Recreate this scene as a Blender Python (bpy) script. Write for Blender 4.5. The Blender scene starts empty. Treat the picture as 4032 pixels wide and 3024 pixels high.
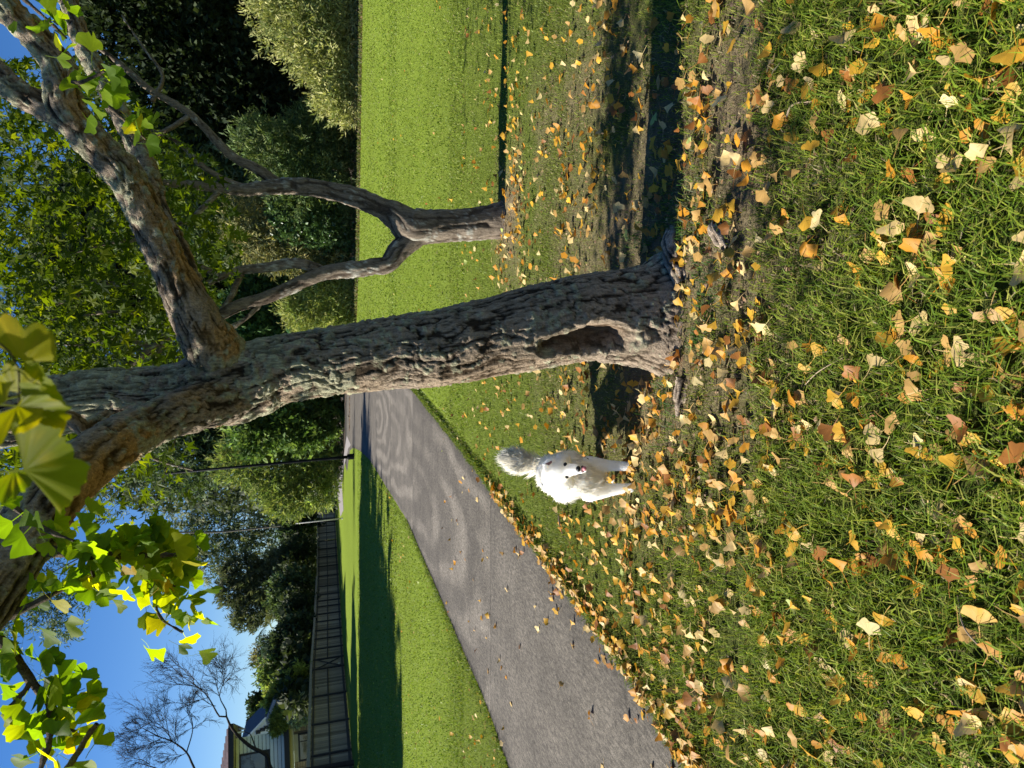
import bpy, bmesh, math, random
import numpy as np
from mathutils import Vector, Matrix
random.seed(7)
RNG = np.random.default_rng(11)
SC = bpy.context.scene
COL = SC.collection
R = math.radians

# ------------------------------------------------------------------ camera, sky, sun, exposure
F_PX = 2850.0                      # focal length in pixels of the 4032 px wide photograph
TH = math.atan(733 / F_PX)         # downward pitch; the phone is held sideways (rolled by 90 degrees)
CAM_H = 1.5
cT, sT = math.cos(TH), math.sin(TH)
cam = bpy.data.cameras.new('camera')
cam.sensor_width = 36.0
cam.sensor_fit = 'HORIZONTAL'
cam.lens = 36.0 * F_PX / 4032
cam.clip_start = 0.05
cam.clip_end = 2000
cam.dof.use_dof = True
cam.dof.focus_distance = 3.6
cam.dof.aperture_fstop = 9.0
camo = bpy.data.objects.new('camera', cam)
COL.objects.link(camo)
fwd = Vector((0, cT, -sT)); upv = Vector((0, sT, cT)); rgt = Vector((1, 0, 0))
camo.matrix_world = Matrix(((-upv.x, rgt.x, -fwd.x, 0), (-upv.y, rgt.y, -fwd.y, 0),
                            (-upv.z, rgt.z, -fwd.z, CAM_H), (0, 0, 0, 1)))
SC.camera = camo

SUN_EL = R(37)
SUN_PHI = R(-5)                     # the light travels towards +x and a little away from the camera
L = Vector((math.cos(SUN_EL) * math.cos(SUN_PHI), math.cos(SUN_EL) * math.sin(SUN_PHI), -math.sin(SUN_EL)))
world = bpy.data.worlds.new('World')
SC.world = world
world.use_nodes = True
wn = world.node_tree.nodes; wl = world.node_tree.links
sky = wn.new('ShaderNodeTexSky')
sky.sky_type = 'NISHITA'
sky.sun_disc = False
sky.sun_elevation = SUN_EL
sky.sun_rotation = math.atan2(-L.x, -L.y)
sky.air_density = 1.0
sky.dust_density = 0.0
sky.ozone_density = 3.5
bg = wn['Background']
bg.inputs['Strength'].default_value = 0.056
hs = wn.new('ShaderNodeHueSaturation'); hs.inputs['Saturation'].default_value = 1.3; hs.inputs['Hue'].default_value = 0.512
wl.new(sky.outputs[0], hs.inputs['Color']); wl.new(hs.outputs[0], bg.inputs['Color'])
sun = bpy.data.lights.new('sun', 'SUN')
sun.energy = 4.6
sun.angle = R(0.53)
sun.color = (1.0, 0.95, 0.86)
suno = bpy.data.objects.new('sun', sun)
COL.objects.link(suno)
suno.rotation_euler = L.to_track_quat('-Z', 'Y').to_euler()
SC.view_settings.view_transform = 'Standard'
SC.view_settings.look = 'None'
SC.view_settings.exposure = 1.27
SC.view_settings.gamma = 1.0
SC.view_settings.use_curve_mapping = False
SC.cycles.max_bounces = 8
SC.cycles.diffuse_bounces = 5
SC.cycles.transmission_bounces = 4
SC.cycles.use_denoising = True
SC.cycles.denoiser = 'OPENIMAGEDENOISE'
SC.cycles.denoising_input_passes = 'RGB_ALBEDO_NORMAL'
SC.cycles.denoising_prefilter = 'ACCURATE'
SC.cycles.sample_clamp_indirect = 6.0

# ------------------------------------------------------------------ measuring helpers
def ray(V, y):
    """direction of the photograph's pixel (x = V counted downwards in the upright picture, y)"""
    a = (1512.0 - y) / F_PX
    b = (V - 2016.0) / F_PX
    return np.array((a, cT - b * sT, -sT - b * cT))
def gp(V, y):
    d = ray(V, y); t = CAM_H / -d[2]
    return np.array((d[0] * t, d[1] * t, 0.0))
def at(V, y, Y):
    d = ray(V, y); t = Y / d[1]
    return np.array((0, 0, CAM_H)) + d * t
def mpp(V, y, Y):
    return (Y / ray(V, y)[1]) / F_PX
def project(P):
    P = np.atleast_2d(P); q = P - np.array((0, 0, CAM_H))
    dep = q[:, 1] * cT - q[:, 2] * sT
    up = q[:, 1] * sT + q[:, 2] * cT
    dep = np.where(dep < 1e-3, 1e-3, dep)
    return 2016 - up / dep * F_PX, 1512 - q[:, 0] / dep * F_PX, dep
LEAN = R(-3.4)                     # the lawn banks a little: true verticals lean to the left of its plane
LEANM = Matrix.Rotation(LEAN, 4, 'Y')

def _hash(ix, iy, iz, seed):
    h = (ix.astype(np.int64) * 374761393 + iy.astype(np.int64) * 668265263 + iz.astype(np.int64) * 1274126177 + seed * 974634777) & 0xffffffff
    h = ((h ^ (h >> 13)) * 1274126177) & 0xffffffff
    h = ((h ^ (h >> 16)) * 2246822519) & 0xffffffff
    return ((h ^ (h >> 15)) & 0xffff) / 65535.0
def vnoise(P, seed=0):
    P = np.asarray(P, float); i = np.floor(P).astype(np.int64); f = P - i; u = f * f * (3 - 2 * f)
    r = 0
    for dx in (0, 1):
        for dy in (0, 1):
            for dz in (0, 1):
                w = (u[:, 0] if dx else 1 - u[:, 0]) * (u[:, 1] if dy else 1 - u[:, 1]) * (u[:, 2] if dz else 1 - u[:, 2])
                r = r + w * _hash(i[:, 0] + dx, i[:, 1] + dy, i[:, 2] + dz, seed)
    return r
def fbm(P, o=4, seed=0):
    r = 0; a = 0.5; s = 0
    P = np.asarray(P, float)
    for k in range(o):
        r = r + a * vnoise(P * 2 ** k, seed + k); s += a; a *= 0.5
    return r / s
def n2(x, y, sc, seed=0, o=3):
    x = np.asarray(x, float)
    return fbm(np.stack([x * sc, np.asarray(y, float) * sc, np.zeros_like(x) + 0.37], 1), o, seed)
def sstep(a, b, x):
    t = np.clip((x - a) / (b - a), 0, 1); return t * t * (3 - 2 * t)

# ------------------------------------------------------------------ materials
def mat_new(name):
    m = bpy.data.materials.new(name); m.use_nodes = True
    m.node_tree.nodes.clear()
    return m, m.node_tree.nodes, m.node_tree.links
def out(n, l, sh, disp=None):
    o = n.new('ShaderNodeOutputMaterial'); l.new(sh, o.inputs['Surface'])
def noise_node(n, l, scale, detail=4, rough=0.6, vec=None):
    t = n.new('ShaderNodeTexNoise'); t.inputs['Scale'].default_value = scale
    t.inputs['Detail'].default_value = detail; t.inputs['Roughness'].default_value = rough
    if vec is not None: l.new(vec, t.inputs['Vector'])
    return t
def mulcol(n, l, colsock, facsock, lo, hi):
    mr = n.new('ShaderNodeMapRange'); mr.inputs['From Min'].default_value = 0.25; mr.inputs['From Max'].default_value = 0.75
    mr.inputs['To Min'].default_value = lo; mr.inputs['To Max'].default_value = hi
    l.new(facsock, mr.inputs['Value'])
    mx = n.new('ShaderNodeMix'); mx.data_type = 'RGBA'; mx.blend_type = 'MULTIPLY'; mx.inputs[0].default_value = 1
    l.new(colsock, mx.inputs[6]); l.new(mr.outputs[0], mx.inputs[7])
    return mx.outputs[2]
def bump(n, l, h, strength, dist):
    b = n.new('ShaderNodeBump'); b.inputs['Strength'].default_value = strength; b.inputs['Distance'].default_value = dist
    l.new(h, b.inputs['Height']); return b.outputs[0]
def solid(name, col, rough=0.6, nscale=6, lo=0.75, hi=1.2, bumps=0.0, spec=0.3, metal=0.0, bscale=None, stretch=None, objvar=0.0):
    m, n, l = mat_new(name)
    p = n.new('ShaderNodeBsdfPrincipled'); p.inputs['Roughness'].default_value = rough
    p.inputs['Specular IOR Level'].default_value = spec; p.inputs['Metallic'].default_value = metal
    tc = n.new('ShaderNodeTexCoord'); vec = tc.outputs['Object']
    if stretch:
        mp = n.new('ShaderNodeMapping'); mp.inputs['Scale'].default_value = stretch; l.new(vec, mp.inputs[0]); vec = mp.outputs[0]
    rgb = n.new('ShaderNodeRGB'); rgb.outputs[0].default_value = (*col, 1)
    t = noise_node(n, l, nscale, 5, 0.65, vec)
    c = mulcol(n, l, rgb.outputs[0], t.outputs['Fac'], lo, hi)
    if objvar:
        oi = n.new('ShaderNodeObjectInfo'); mr = n.new('ShaderNodeMapRange'); mr.inputs['To Min'].default_value = 1 - objvar; mr.inputs['To Max'].default_value = 1 + objvar
        l.new(oi.outputs['Random'], mr.inputs['Value'])
        mx = n.new('ShaderNodeMix'); mx.data_type = 'RGBA'; mx.blend_type = 'MULTIPLY'; mx.inputs[0].default_value = 1
        l.new(c, mx.inputs[6]); l.new(mr.outputs[0], mx.inputs[7]); c = mx.outputs[2]
    l.new(c, p.inputs['Base Color'])
    if bumps:
        t2 = noise_node(n, l, bscale or nscale * 4, 4, 0.6, vec)
        l.new(bump(n, l, t2.outputs['Fac'], 1.0, bumps), p.inputs['Normal'])
    out(n, l, p.outputs[0]); return m
def vcol(name, rough=0.7, spec=0.2, nscale=0, lo=0.8, hi=1.2, bumps=0.0, bscale=60, trans=0.0, tint=(1.25, 1.3, 0.7), objvar=0.0):
    """material whose base colour is the mesh's own colour attribute (and some noise); leaves let light through"""
    m, n, l = mat_new(name)
    p = n.new('ShaderNodeBsdfPrincipled'); p.inputs['Roughness'].default_value = rough
    p.inputs['Specular IOR Level'].default_value = spec
    a = n.new('ShaderNodeAttribute'); a.attribute_name = 'Col'
    c = a.outputs['Color']
    tc = n.new('ShaderNodeTexCoord')
    if nscale:
        t = noise_node(n, l, nscale, 5, 0.65, tc.outputs['Object'])
        c = mulcol(n, l, c, t.outputs['Fac'], lo, hi)
    if objvar:
        oi = n.new('ShaderNodeObjectInfo')
        mr = n.new('ShaderNodeMapRange'); mr.inputs['To Min'].default_value = 1 - objvar; mr.inputs['To Max'].default_value = 1 + objvar
        l.new(oi.outputs['Random'], mr.inputs['Value'])
        mx = n.new('ShaderNodeMix'); mx.data_type = 'RGBA'; mx.blend_type = 'MULTIPLY'; mx.inputs[0].default_value = 1
        l.new(c, mx.inputs[6]); l.new(mr.outputs[0], mx.inputs[7]); c = mx.outputs[2]
    l.new(c, p.inputs['Base Color'])
    if bumps:
        t2 = noise_node(n, l, bscale, 5, 0.65, tc.outputs['Object'])
        l.new(bump(n, l, t2.outputs['Fac'], 1.0, bumps), p.inputs['Normal'])
    sh = p.outputs[0]
    if trans:
        tr = n.new('ShaderNodeBsdfTranslucent')
        mx = n.new('ShaderNodeMix'); mx.data_type = 'RGBA'; mx.blend_type = 'MULTIPLY'; mx.inputs[0].default_value = 1
        l.new(c, mx.inputs[6]); mx.inputs[7].default_value = (*tint, 1)
        l.new(mx.outputs[2], tr.inputs['Color'])
        ms = n.new('ShaderNodeMixShader'); ms.inputs[0].default_value = trans
        l.new(sh, ms.inputs[1]); l.new(tr.outputs[0], ms.inputs[2]); sh = ms.outputs[0]
    out(n, l, sh); return m

M = {}
M['grass'] = vcol('grass_blades', 0.5, 0.2, trans=0.38, tint=(1.2, 1.25, 0.6))
M['fallen'] = vcol('fallen_leaf', 0.55, 0.3, nscale=60, lo=0.8, hi=1.12, trans=0.25, tint=(1.15, 1.0, 0.7), objvar=0.12)
M['ginkgo'] = vcol('ginkgo_leaf', 0.55, 0.12, trans=0.62, tint=(2.2, 2.2, 0.3), objvar=0.15)
M['lobed'] = vcol('lobed_leaf', 0.5, 0.12, trans=0.5, tint=(2.4, 2.3, 0.4), objvar=0.15)
M['foliage'] = vcol('foliage', 0.6, 0.15, trans=0.3, tint=(1.2, 1.25, 0.6))
M['gloss'] = vcol('glossy_foliage', 0.3, 0.4, trans=0.2)
M['bark'] = vcol('bark', 0.9, 0.12, nscale=55, lo=0.7, hi=1.3, bumps=0.006, bscale=90)
def bark_mat():
    m, n, l = mat_new('bark')
    p = n.new('ShaderNodeBsdfPrincipled'); p.inputs['Roughness'].default_value = 0.9; p.inputs['Specular IOR Level'].default_value = 0.1
    a = n.new('ShaderNodeAttribute'); a.attribute_name = 'Col'
    tc = n.new('ShaderNodeTexCoord'); mp = n.new('ShaderNodeMapping'); mp.inputs['Scale'].default_value = (1, 1, 0.2); l.new(tc.outputs['Object'], mp.inputs[0])
    t = noise_node(n, l, 75, 5, 0.7, mp.outputs[0]); t2 = noise_node(n, l, 130, 4, 0.7, tc.outputs['Object'])
    c = mulcol(n, l, a.outputs['Color'], t.outputs['Fac'], 0.35, 1.6)
    c = mulcol(n, l, c, t2.outputs['Fac'], 0.65, 1.35)
    l.new(c, p.inputs['Base Color'])
    ad = n.new('ShaderNodeMath'); ad.operation = 'ADD'; l.new(t.outputs['Fac'], ad.inputs[0]); l.new(t2.outputs['Fac'], ad.inputs[1])
    l.new(bump(n, l, ad.outputs[0], 1.0, 0.012), p.inputs['Normal'])
    out(n, l, p.outputs[0]); return m
M['bark'] = bark_mat()
M['farbark'] = vcol('far_bark', 0.9, 0.1, nscale=9, lo=0.7, hi=1.3)
M['fur'] = vcol('fur', 0.85, 0.03, trans=0.68, tint=(1, 1, 1))
M['skin'] = vcol('dog_body', 0.8, 0.05)
_p = next(q for q in M['skin'].node_tree.nodes if q.type == 'BSDF_PRINCIPLED')
_p.inputs['Subsurface Weight'].default_value = 1.0
_p.inputs['Subsurface Radius'].default_value = (1.0, 0.92, 0.82)
_p.inputs['Subsurface Scale'].default_value = 0.17
M['ground'] = vcol('lawn_ground', 0.95, 0.05, nscale=22, lo=0.72, hi=1.28, bumps=0.02, bscale=70)
M['bed'] = solid('bed_soil', (0.055, 0.04, 0.028), 0.95, 3, 0.5, 1.6, 0.02)
M['black'] = solid('black_paint', (0.008, 0.009, 0.010), 0.6, 8, 0.8, 1.2, spec=0.05)
M['nose'] = solid('dog_nose', (0.012, 0.011, 0.012), 0.3, 80, 0.8, 1.2, 0.0006, 0.5)
M['eye'] = solid('dog_eye', (0.008, 0.006, 0.005), 0.08, 20, 0.9, 1.1, 0, 0.6)
M['tongue'] = solid('dog_tongue', (0.62, 0.22, 0.24), 0.35, 60, 0.9, 1.1, 0.0004)
M['mouth'] = solid('dog_mouth', (0.10, 0.02, 0.025), 0.4, 30, 0.8, 1.2)
M['pink'] = solid('ear_pink', (0.42, 0.19, 0.15), 0.7, 40, 0.85, 1.1)
M['pole'] = solid('pale_pole', (0.42, 0.42, 0.40), 0.5, 10, 0.9, 1.1)
M['board'] = solid('weathered_board', (0.27, 0.225, 0.16), 0.9, 3, 0.45, 1.5, 0.004, 0.1, stretch=(9, 9, 0.8), objvar=0.4)
M['rail'] = solid('fence_rail', (0.055, 0.05, 0.045), 0.9, 4, 0.7, 1.3, 0.003)
M['cap'] = solid('fence_capping', (0.28, 0.255, 0.21), 0.85, 4, 0.7, 1.25, 0.003)
M['wbd'] = solid('cream_weatherboard', (0.78, 0.80, 0.68), 0.6, 1.5, 0.88, 1.08, objvar=0.06)
M['cream'] = solid('cream_trim', (0.62, 0.55, 0.38), 0.6, 3, 0.9, 1.1)
M['navy'] = solid('dark_fascia', (0.02, 0.022, 0.03), 0.5, 3, 0.9, 1.1)
M['brick'] = solid('blond_brick', (0.52, 0.37, 0.23), 0.9, 8, 0.75, 1.2, 0.003, objvar=0.18)
M['mortar'] = solid('mortar', (0.22, 0.18, 0.14), 0.95, 10)
M['tile'] = solid('roof_tile', (0.085, 0.055, 0.055), 0.7, 3, 0.75, 1.25, objvar=0.3)
M['slate'] = solid('slate_roof', (0.06, 0.065, 0.085), 0.6, 3, 0.85, 1.15)
M['white'] = solid('white_paint', (0.74, 0.75, 0.76), 0.5, 2, 0.93, 1.05)
M['greywall'] = solid('grey_render', (0.42, 0.45, 0.48), 0.8, 2, 0.9, 1.1)
M['frame'] = solid('dark_frame_and_gap_shade', (0.03, 0.03, 0.032), 0.5, 5)  # window frames, and painted shade in the gaps between weatherboards
M['root'] = M['bark']
M['stick'] = solid('twig_bark', (0.28, 0.21, 0.14), 0.9, 20, 0.7, 1.3)
M['stone'] = solid('grey_stone', (0.20, 0.19, 0.175), 0.9, 14, 0.6, 1.3, 0.006)
def glass(name):
    m, n, l = mat_new(name)
    p = n.new('ShaderNodeBsdfPrincipled'); p.inputs['Base Color'].default_value = (0.02, 0.025, 0.03, 1)
    p.inputs['Roughness'].default_value = 0.05; p.inputs['Specular IOR Level'].default_value = 0.9
    t = noise_node(n, l, 1.5, 2, 0.5)
    l.new(bump(n, l, t.outputs['Fac'], 0.4, 0.02), p.inputs['Normal'])
    out(n, l, p.outputs[0]); return m
M['glass'] = glass('window_glass')
def concrete():
    m, n, l = mat_new('path_concrete')
    p = n.new('ShaderNodeBsdfPrincipled'); p.inputs['Roughness'].default_value = 0.85; p.inputs['Specular IOR Level'].default_value = 0.25
    a = n.new('ShaderNodeAttribute'); a.attribute_name = 'Col'
    tc = n.new('ShaderNodeTexCoord')
    t = noise_node(n, l, 2.2, 6, 0.62, tc.outputs['Object'])
    c = mulcol(n, l, a.outputs['Color'], t.outputs['Fac'], 0.72, 1.25)
    mp = n.new('ShaderNodeMapping'); mp.inputs['Scale'].default_value = (55, 16, 55); l.new(tc.outputs['Object'], mp.inputs[0])
    t2 = noise_node(n, l, 1.0, 5, 0.7, mp.outputs[0])
    c = mulcol(n, l, c, t2.outputs['Fac'], 0.3, 1.75)
    t3 = noise_node(n, l, 160, 3, 0.7, tc.outputs['Object'])
    c = mulcol(n, l, c, t3.outputs['Fac'], 0.15, 1.9)
    l.new(c, p.inputs['Base Color'])
    l.new(bump(n, l, t3.outputs['Fac'], 1.0, 0.003), p.inputs['Normal'])
    out(n, l, p.outputs[0]); return m
M['concrete'] = concrete()

# ------------------------------------------------------------------ object helpers
def link(name, me, parent=None, mat=None):
    o = bpy.data.objects.new(name, me); COL.objects.link(o)
    if mat is not None and me is not None and not me.materials: me.materials.append(mat)
    if parent is not None: o.parent = parent
    return o
def tag(o, label=None, cat=None, group=None, kind=None):
    if label: o['label'] = label
    if cat: o['category'] = cat
    if group: o['group'] = group
    if kind: o['kind'] = kind
    return o
def thing(name, label, cat, loc=(0, 0, 0), group=None, rot=None):
    o = bpy.data.objects.new(name, None); COL.objects.link(o)
    o.empty_display_size = 0.1
    o.location = loc
    if rot is not None: o.rotation_euler = rot
    return tag(o, label, cat, group)
def mesh_np(name, V, F, mat, col=None, smooth=False):
    V = np.ascontiguousarray(V, np.float32); F = np.ascontiguousarray(F, np.int32)
    me = bpy.data.meshes.new(name)
    k = F.shape[1]
    me.vertices.add(len(V)); me.vertices.foreach_set('co', V.ravel())
    me.loops.add(F.size); me.loops.foreach_set('vertex_index', F.ravel())
    me.polygons.add(len(F)); me.polygons.foreach_set('loop_start', np.arange(0, F.size, k, dtype=np.int32))
    try: me.polygons.foreach_set('loop_total', np.full(len(F), k, np.int32))
    except Exception: pass
    me.update(calc_edges=True)
    me.polygons.foreach_set('use_smooth', np.full(len(F), bool(smooth)))
    if col is not None:
        col = np.asarray(col, np.float32)
        if col.ndim == 1: col = np.tile(col, (len(V), 1))
        c4 = np.ones((len(V), 4), np.float32); c4[:, :3] = np.clip(col, 0, 1)
        ca = me.color_attributes.new('Col', 'FLOAT_COLOR', 'POINT'); ca.data.foreach_set('color', c4.ravel())
    if mat is not None: me.materials.append(mat)
    return me
def mesh_py(name, V, F, mat, col=None, smooth=False):
    me = bpy.data.meshes.new(name); me.from_pydata([tuple(map(float, v)) for v in V], [], [tuple(map(int, f)) for f in F]); me.update()
    if smooth: me.polygons.foreach_set('use_smooth', [True] * len(me.polygons))
    if col is not None:
        c4 = np.ones((len(V), 4), np.float32); c4[:, :3] = col
        ca = me.color_attributes.new('Col', 'FLOAT_COLOR', 'POINT'); ca.data.foreach_set('color', c4.ravel())
    if mat is not None: me.materials.append(mat)
    return me
class MB:
    """collects boxes and prisms into one mesh"""
    def __init__(s): s.v = []; s.f = []
    def add(s, V, F):
        b = len(s.v); s.v += [tuple(p) for p in V]; s.f += [tuple(i + b for i in q) for q in F]; return s
    def box(s, o, ex, ey, ez):
        o, ex, ey, ez = (np.asarray(q, float) for q in (o, ex, ey, ez))
        V = [o + ex * i + ey * j + ez * k for k in (0, 1) for j in (0, 1) for i in (0, 1)]
        F = [(0, 2, 3, 1), (4, 5, 7, 6), (0, 1, 5, 4), (2, 6, 7, 3), (0, 4, 6, 2), (1, 3, 7, 5)]
        return s.add(V, F)
    def bar(s, a, b, w, d, up=(0, 0, 1)):
        a = np.asarray(a, float); b = np.asarray(b, float); t = b - a; t0 = t / np.linalg.norm(t)
        u = np.cross(t0, np.asarray(up, float)); u = u / np.linalg.norm(u); v = np.cross(u, t0)
        return s.box(a - u * w / 2 - v * d / 2, u * w, v * d, t)
    def build(s, name, mat, parent=None, bevel=0.0):
        me = bpy.data.meshes.new(name); me.from_pydata(s.v, [], s.f)
        bm = bmesh.new(); bm.from_mesh(me); bmesh.ops.recalc_face_normals(bm, faces=bm.faces)
        if bevel: bmesh.ops.bevel(bm, geom=bm.edges[:], offset=bevel, segments=1, affect='EDGES')
        bm.to_mesh(me); bm.free(); me.materials.append(mat)
        return link(name, me, parent)

def resample(P, Rr, step):
    P = np.asarray(P, float); Rr = np.asarray(Rr, float)
    P0 = np.vstack([2 * P[0] - P[1], P, 2 * P[-1] - P[-2]]); R0 = np.concatenate([[Rr[0]], Rr, [Rr[-1]]])
    oP, oR = [], []
    for i in range(1, len(P0) - 2):
        n = max(1, int(np.linalg.norm(P0[i + 1] - P0[i]) / step))
        for k in range(n):
            t = k / n
            a, b, c, d = P0[i - 1], P0[i], P0[i + 1], P0[i + 2]
            oP.append(0.5 * (2 * b + (c - a) * t + (2 * a - 5 * b + 4 * c - d) * t * t + (3 * b - a - 3 * c + d) * t ** 3))
            tt = t * t * (3 - 2 * t); oR.append(R0[i] * (1 - tt) + R0[i + 1] * tt)
    oP.append(P[-1]); oR.append(Rr[-1])
    return np.array(oP), np.array(oR)
def tube(P, Rr, nseg, step, cap=True):
    """swept tube: returns verts, quads, axis centre per vertex, angle per vertex, radial direction, length coordinate"""
    C, Q = resample(P, Rr, step)
    T = np.gradient(C, axis=0); T /= np.linalg.norm(T, axis=1)[:, None] + 1e-12
    ref = np.array((1.0, 0, 0)) if abs(T[0][0]) < 0.8 else np.array((0, 1.0, 0))
    u = np.cross(T[0], ref); u /= np.linalg.norm(u)
    U = []
    for t in T:
        u = u - t * np.dot(u, t); u /= np.linalg.norm(u) + 1e-12; U.append(u)
    U = np.array(U); W = np.cross(T, U)
    ang = np.arange(nseg) * 2 * math.pi / nseg
    D = U[:, None, :] * np.cos(ang)[None, :, None] + W[:, None, :] * np.sin(ang)[None, :, None]
    V = C[:, None, :] + D * Q[:, None, None]
    n = len(C)
    i = np.arange(n - 1)[:, None]; j = np.arange(nseg)[None, :]; j2 = (j + 1) % nseg
    Fq = np.stack([i * nseg + j, i * nseg + j2, (i + 1) * nseg + j2, (i + 1) * nseg + j], -1).reshape(-1, 4)
    s = np.concatenate([[0], np.cumsum(np.linalg.norm(np.diff(C, axis=0), axis=1))])
    return (V.reshape(-1, 3), Fq, np.repeat(C, nseg, 0), np.tile(ang, n), D.reshape(-1, 3), np.repeat(s, nseg), np.repeat(Q, nseg))

# scatter a small triangle template with rotations, scales and colours
def frames(Yd, N):
    Yd = Yd / (np.linalg.norm(Yd, axis=1)[:, None] + 1e-9)
    X = np.cross(Yd, N); X /= np.linalg.norm(X, axis=1)[:, None] + 1e-9
    Z = np.cross(X, Yd)
    return np.stack([X, Yd, Z], 2)       # columns
def scatter(TV, TF, pos, Rm, sc, col, colT=None):
    n = len(pos); k = len(TV)
    V = np.einsum('nij,kj->nki', Rm, TV) * np.asarray(sc).reshape(n, 1, 1) + pos[:, None, :]
    F = (TF[None] + (np.arange(n) * k)[:, None, None]).reshape(-1, 3)
    C = np.repeat(col[:, None, :], k, 1)
    if colT is not None: C = C * colT[None, :, None]
    return V.reshape(-1, 3), F, C.reshape(-1, 3)
def join(parts):
    Vs, Fs, Cs = [], [], []; b = 0
    for v, f, c in parts:
        Vs.append(v); Fs.append(f + b); Cs.append(c); b += len(v)
    return np.vstack(Vs), np.vstack(Fs), np.vstack(Cs)
def unit(v): return v / (np.linalg.norm(v, axis=-1, keepdims=True) + 1e-9)
def rdir(n, rng=RNG): return unit(rng.normal(size=(n, 3)))

# ------------------------------------------------------------------ lawn, path, beds
TREE = np.array((0.36, 3.12))
TREE2 = np.array((1.44, 6.25))
RX_Y = np.array((0.0, 1.0, 2.79, 3.31, 4.11, 5.48, 8.05, 12.38, 18, 28, 40, 62)); RX_X = np.array((-2.35, -2.05, -1.63, -1.51, -1.37, -1.16, -0.76, -0.16, 0.5, 1.3, 1.7, 1.2))
LX_Y = np.array((0.0, 1.0, 2.79, 5.93, 6.84, 9.37, 13.81, 25.66, 33, 42, 48, 55)); LX_X = np.array((-4.2, -4.0, -3.75, -3.24, -3.09, -2.91, -2.6, -2.67, -3.0, -3.6, -4.3, -6.5))
def path_r(y): return np.interp(y, RX_Y, RX_X)
def path_l(y): return np.interp(y, LX_Y, LX_X)
def edge_wob(y): return 0.035 * (n2(np.asarray(y, float), np.zeros_like(np.asarray(y, float)), 3.1, 5) - 0.5) * 2
def bed_edge(x):          # where the mown lawn stops at the shrubs on the right
    return np.interp(x, (0.5, 3.1, 6.1, 16.3, 30, 60), (48, 37.6, 34.7, 31.3, 27, 20))
def soil(x, y):
    """0 lawn .. 1 bare earth"""
    d = np.hypot((x - TREE[0]) / 1.05, (y - TREE[1]) / 0.95)
    n = n2(x, y, 2.2, 3); nf = n2(x, y, 9, 4)
    m = np.clip(1.25 - d / 1.15, 0, 1) * 1.0
    p2 = np.hypot((x - 0.95) / 0.75, (y - 2.45) / 0.45)           # patch near the camera, right of the trunk
    m = np.maximum(m, np.clip(1.1 - p2, 0, 1) * 1.15)
    p3 = np.hypot((x + 0.1) / 0.9, (y - 3.3) / 0.5)
    m = np.maximum(m, np.clip(1.1 - p3, 0, 1) * 0.8)
    p4 = np.hypot((x - TREE2[0]) / 0.8, (y - TREE2[1] + 0.3) / 0.7)
    m = np.maximum(m, np.clip(1.1 - p4, 0, 1) * 0.9)
    p5 = np.hypot((x - 1.2) / 1.8, (y - 4.2) / 1.4)
    m = np.maximum(m, np.clip(1.1 - p5, 0, 1) * 0.55)
    m = m * 0.82
    return np.clip(m + (n - 0.5) * 0.9 * (m > 0.01) + (nf - 0.5) * 0.5 * (m > 0.01), 0, 1)

def axis(lo, hi, a, b, n):
    left = -np.geomspace(0.3, a - lo, 26)[::-1] + a
    right = np.geomspace(0.3, hi - b, 26) + b
    return np.concatenate([left, np.linspace(a, b, n), right])
gx = axis(-420, 420, -4.5, 5.0, 180); gy = axis(-60, 700, 0.6, 12.0, 200)
GX, GY = np.meshgrid(gx, gy)
X = GX.ravel(); Y = GY.ravel()
S = soil(X, Y)
near = np.clip((14 - Y) / 6, 0, 1) * (np.abs(X) < 6)
Z = -0.006 + near * ((n2(X, Y, 6, 8) - 0.5) * 0.016 + (n2(X, Y, 25, 9, 2) - 0.5) * 0.012 * (0.3 + S))
inpath = (X > path_l(Y) - 0.15) & (X < path_r(Y) + 0.15) & (Y < 60)
Z = np.where(inpath, -0.03, Z)
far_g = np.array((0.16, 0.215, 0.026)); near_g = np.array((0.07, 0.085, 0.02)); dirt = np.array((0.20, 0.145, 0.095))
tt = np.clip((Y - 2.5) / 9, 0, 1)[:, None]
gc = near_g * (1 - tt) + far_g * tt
gc = gc * (0.8 + 0.4 * n2(X, Y, 0.35, 12))[:, None]
gc = gc * (1 - S[:, None]) + dirt * (0.55 + 0.9 * n2(X, Y, 12, 14))[:, None] * S[:, None]
ny, nx = GX.shape
ii = np.arange(ny - 1)[:, None]; jj = np.arange(nx - 1)[None, :]
GF = np.stack([ii * nx + jj, ii * nx + jj + 1, (ii + 1) * nx + jj + 1, (ii + 1) * nx + jj], -1).reshape(-1, 4)
ground = link('ground', mesh_np('ground', np.stack([X, Y, Z], 1), GF, M['ground'], gc, True))
tag(ground, 'green mown lawn with a bare worn patch of earth around the trunk', kind='structure')

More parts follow.
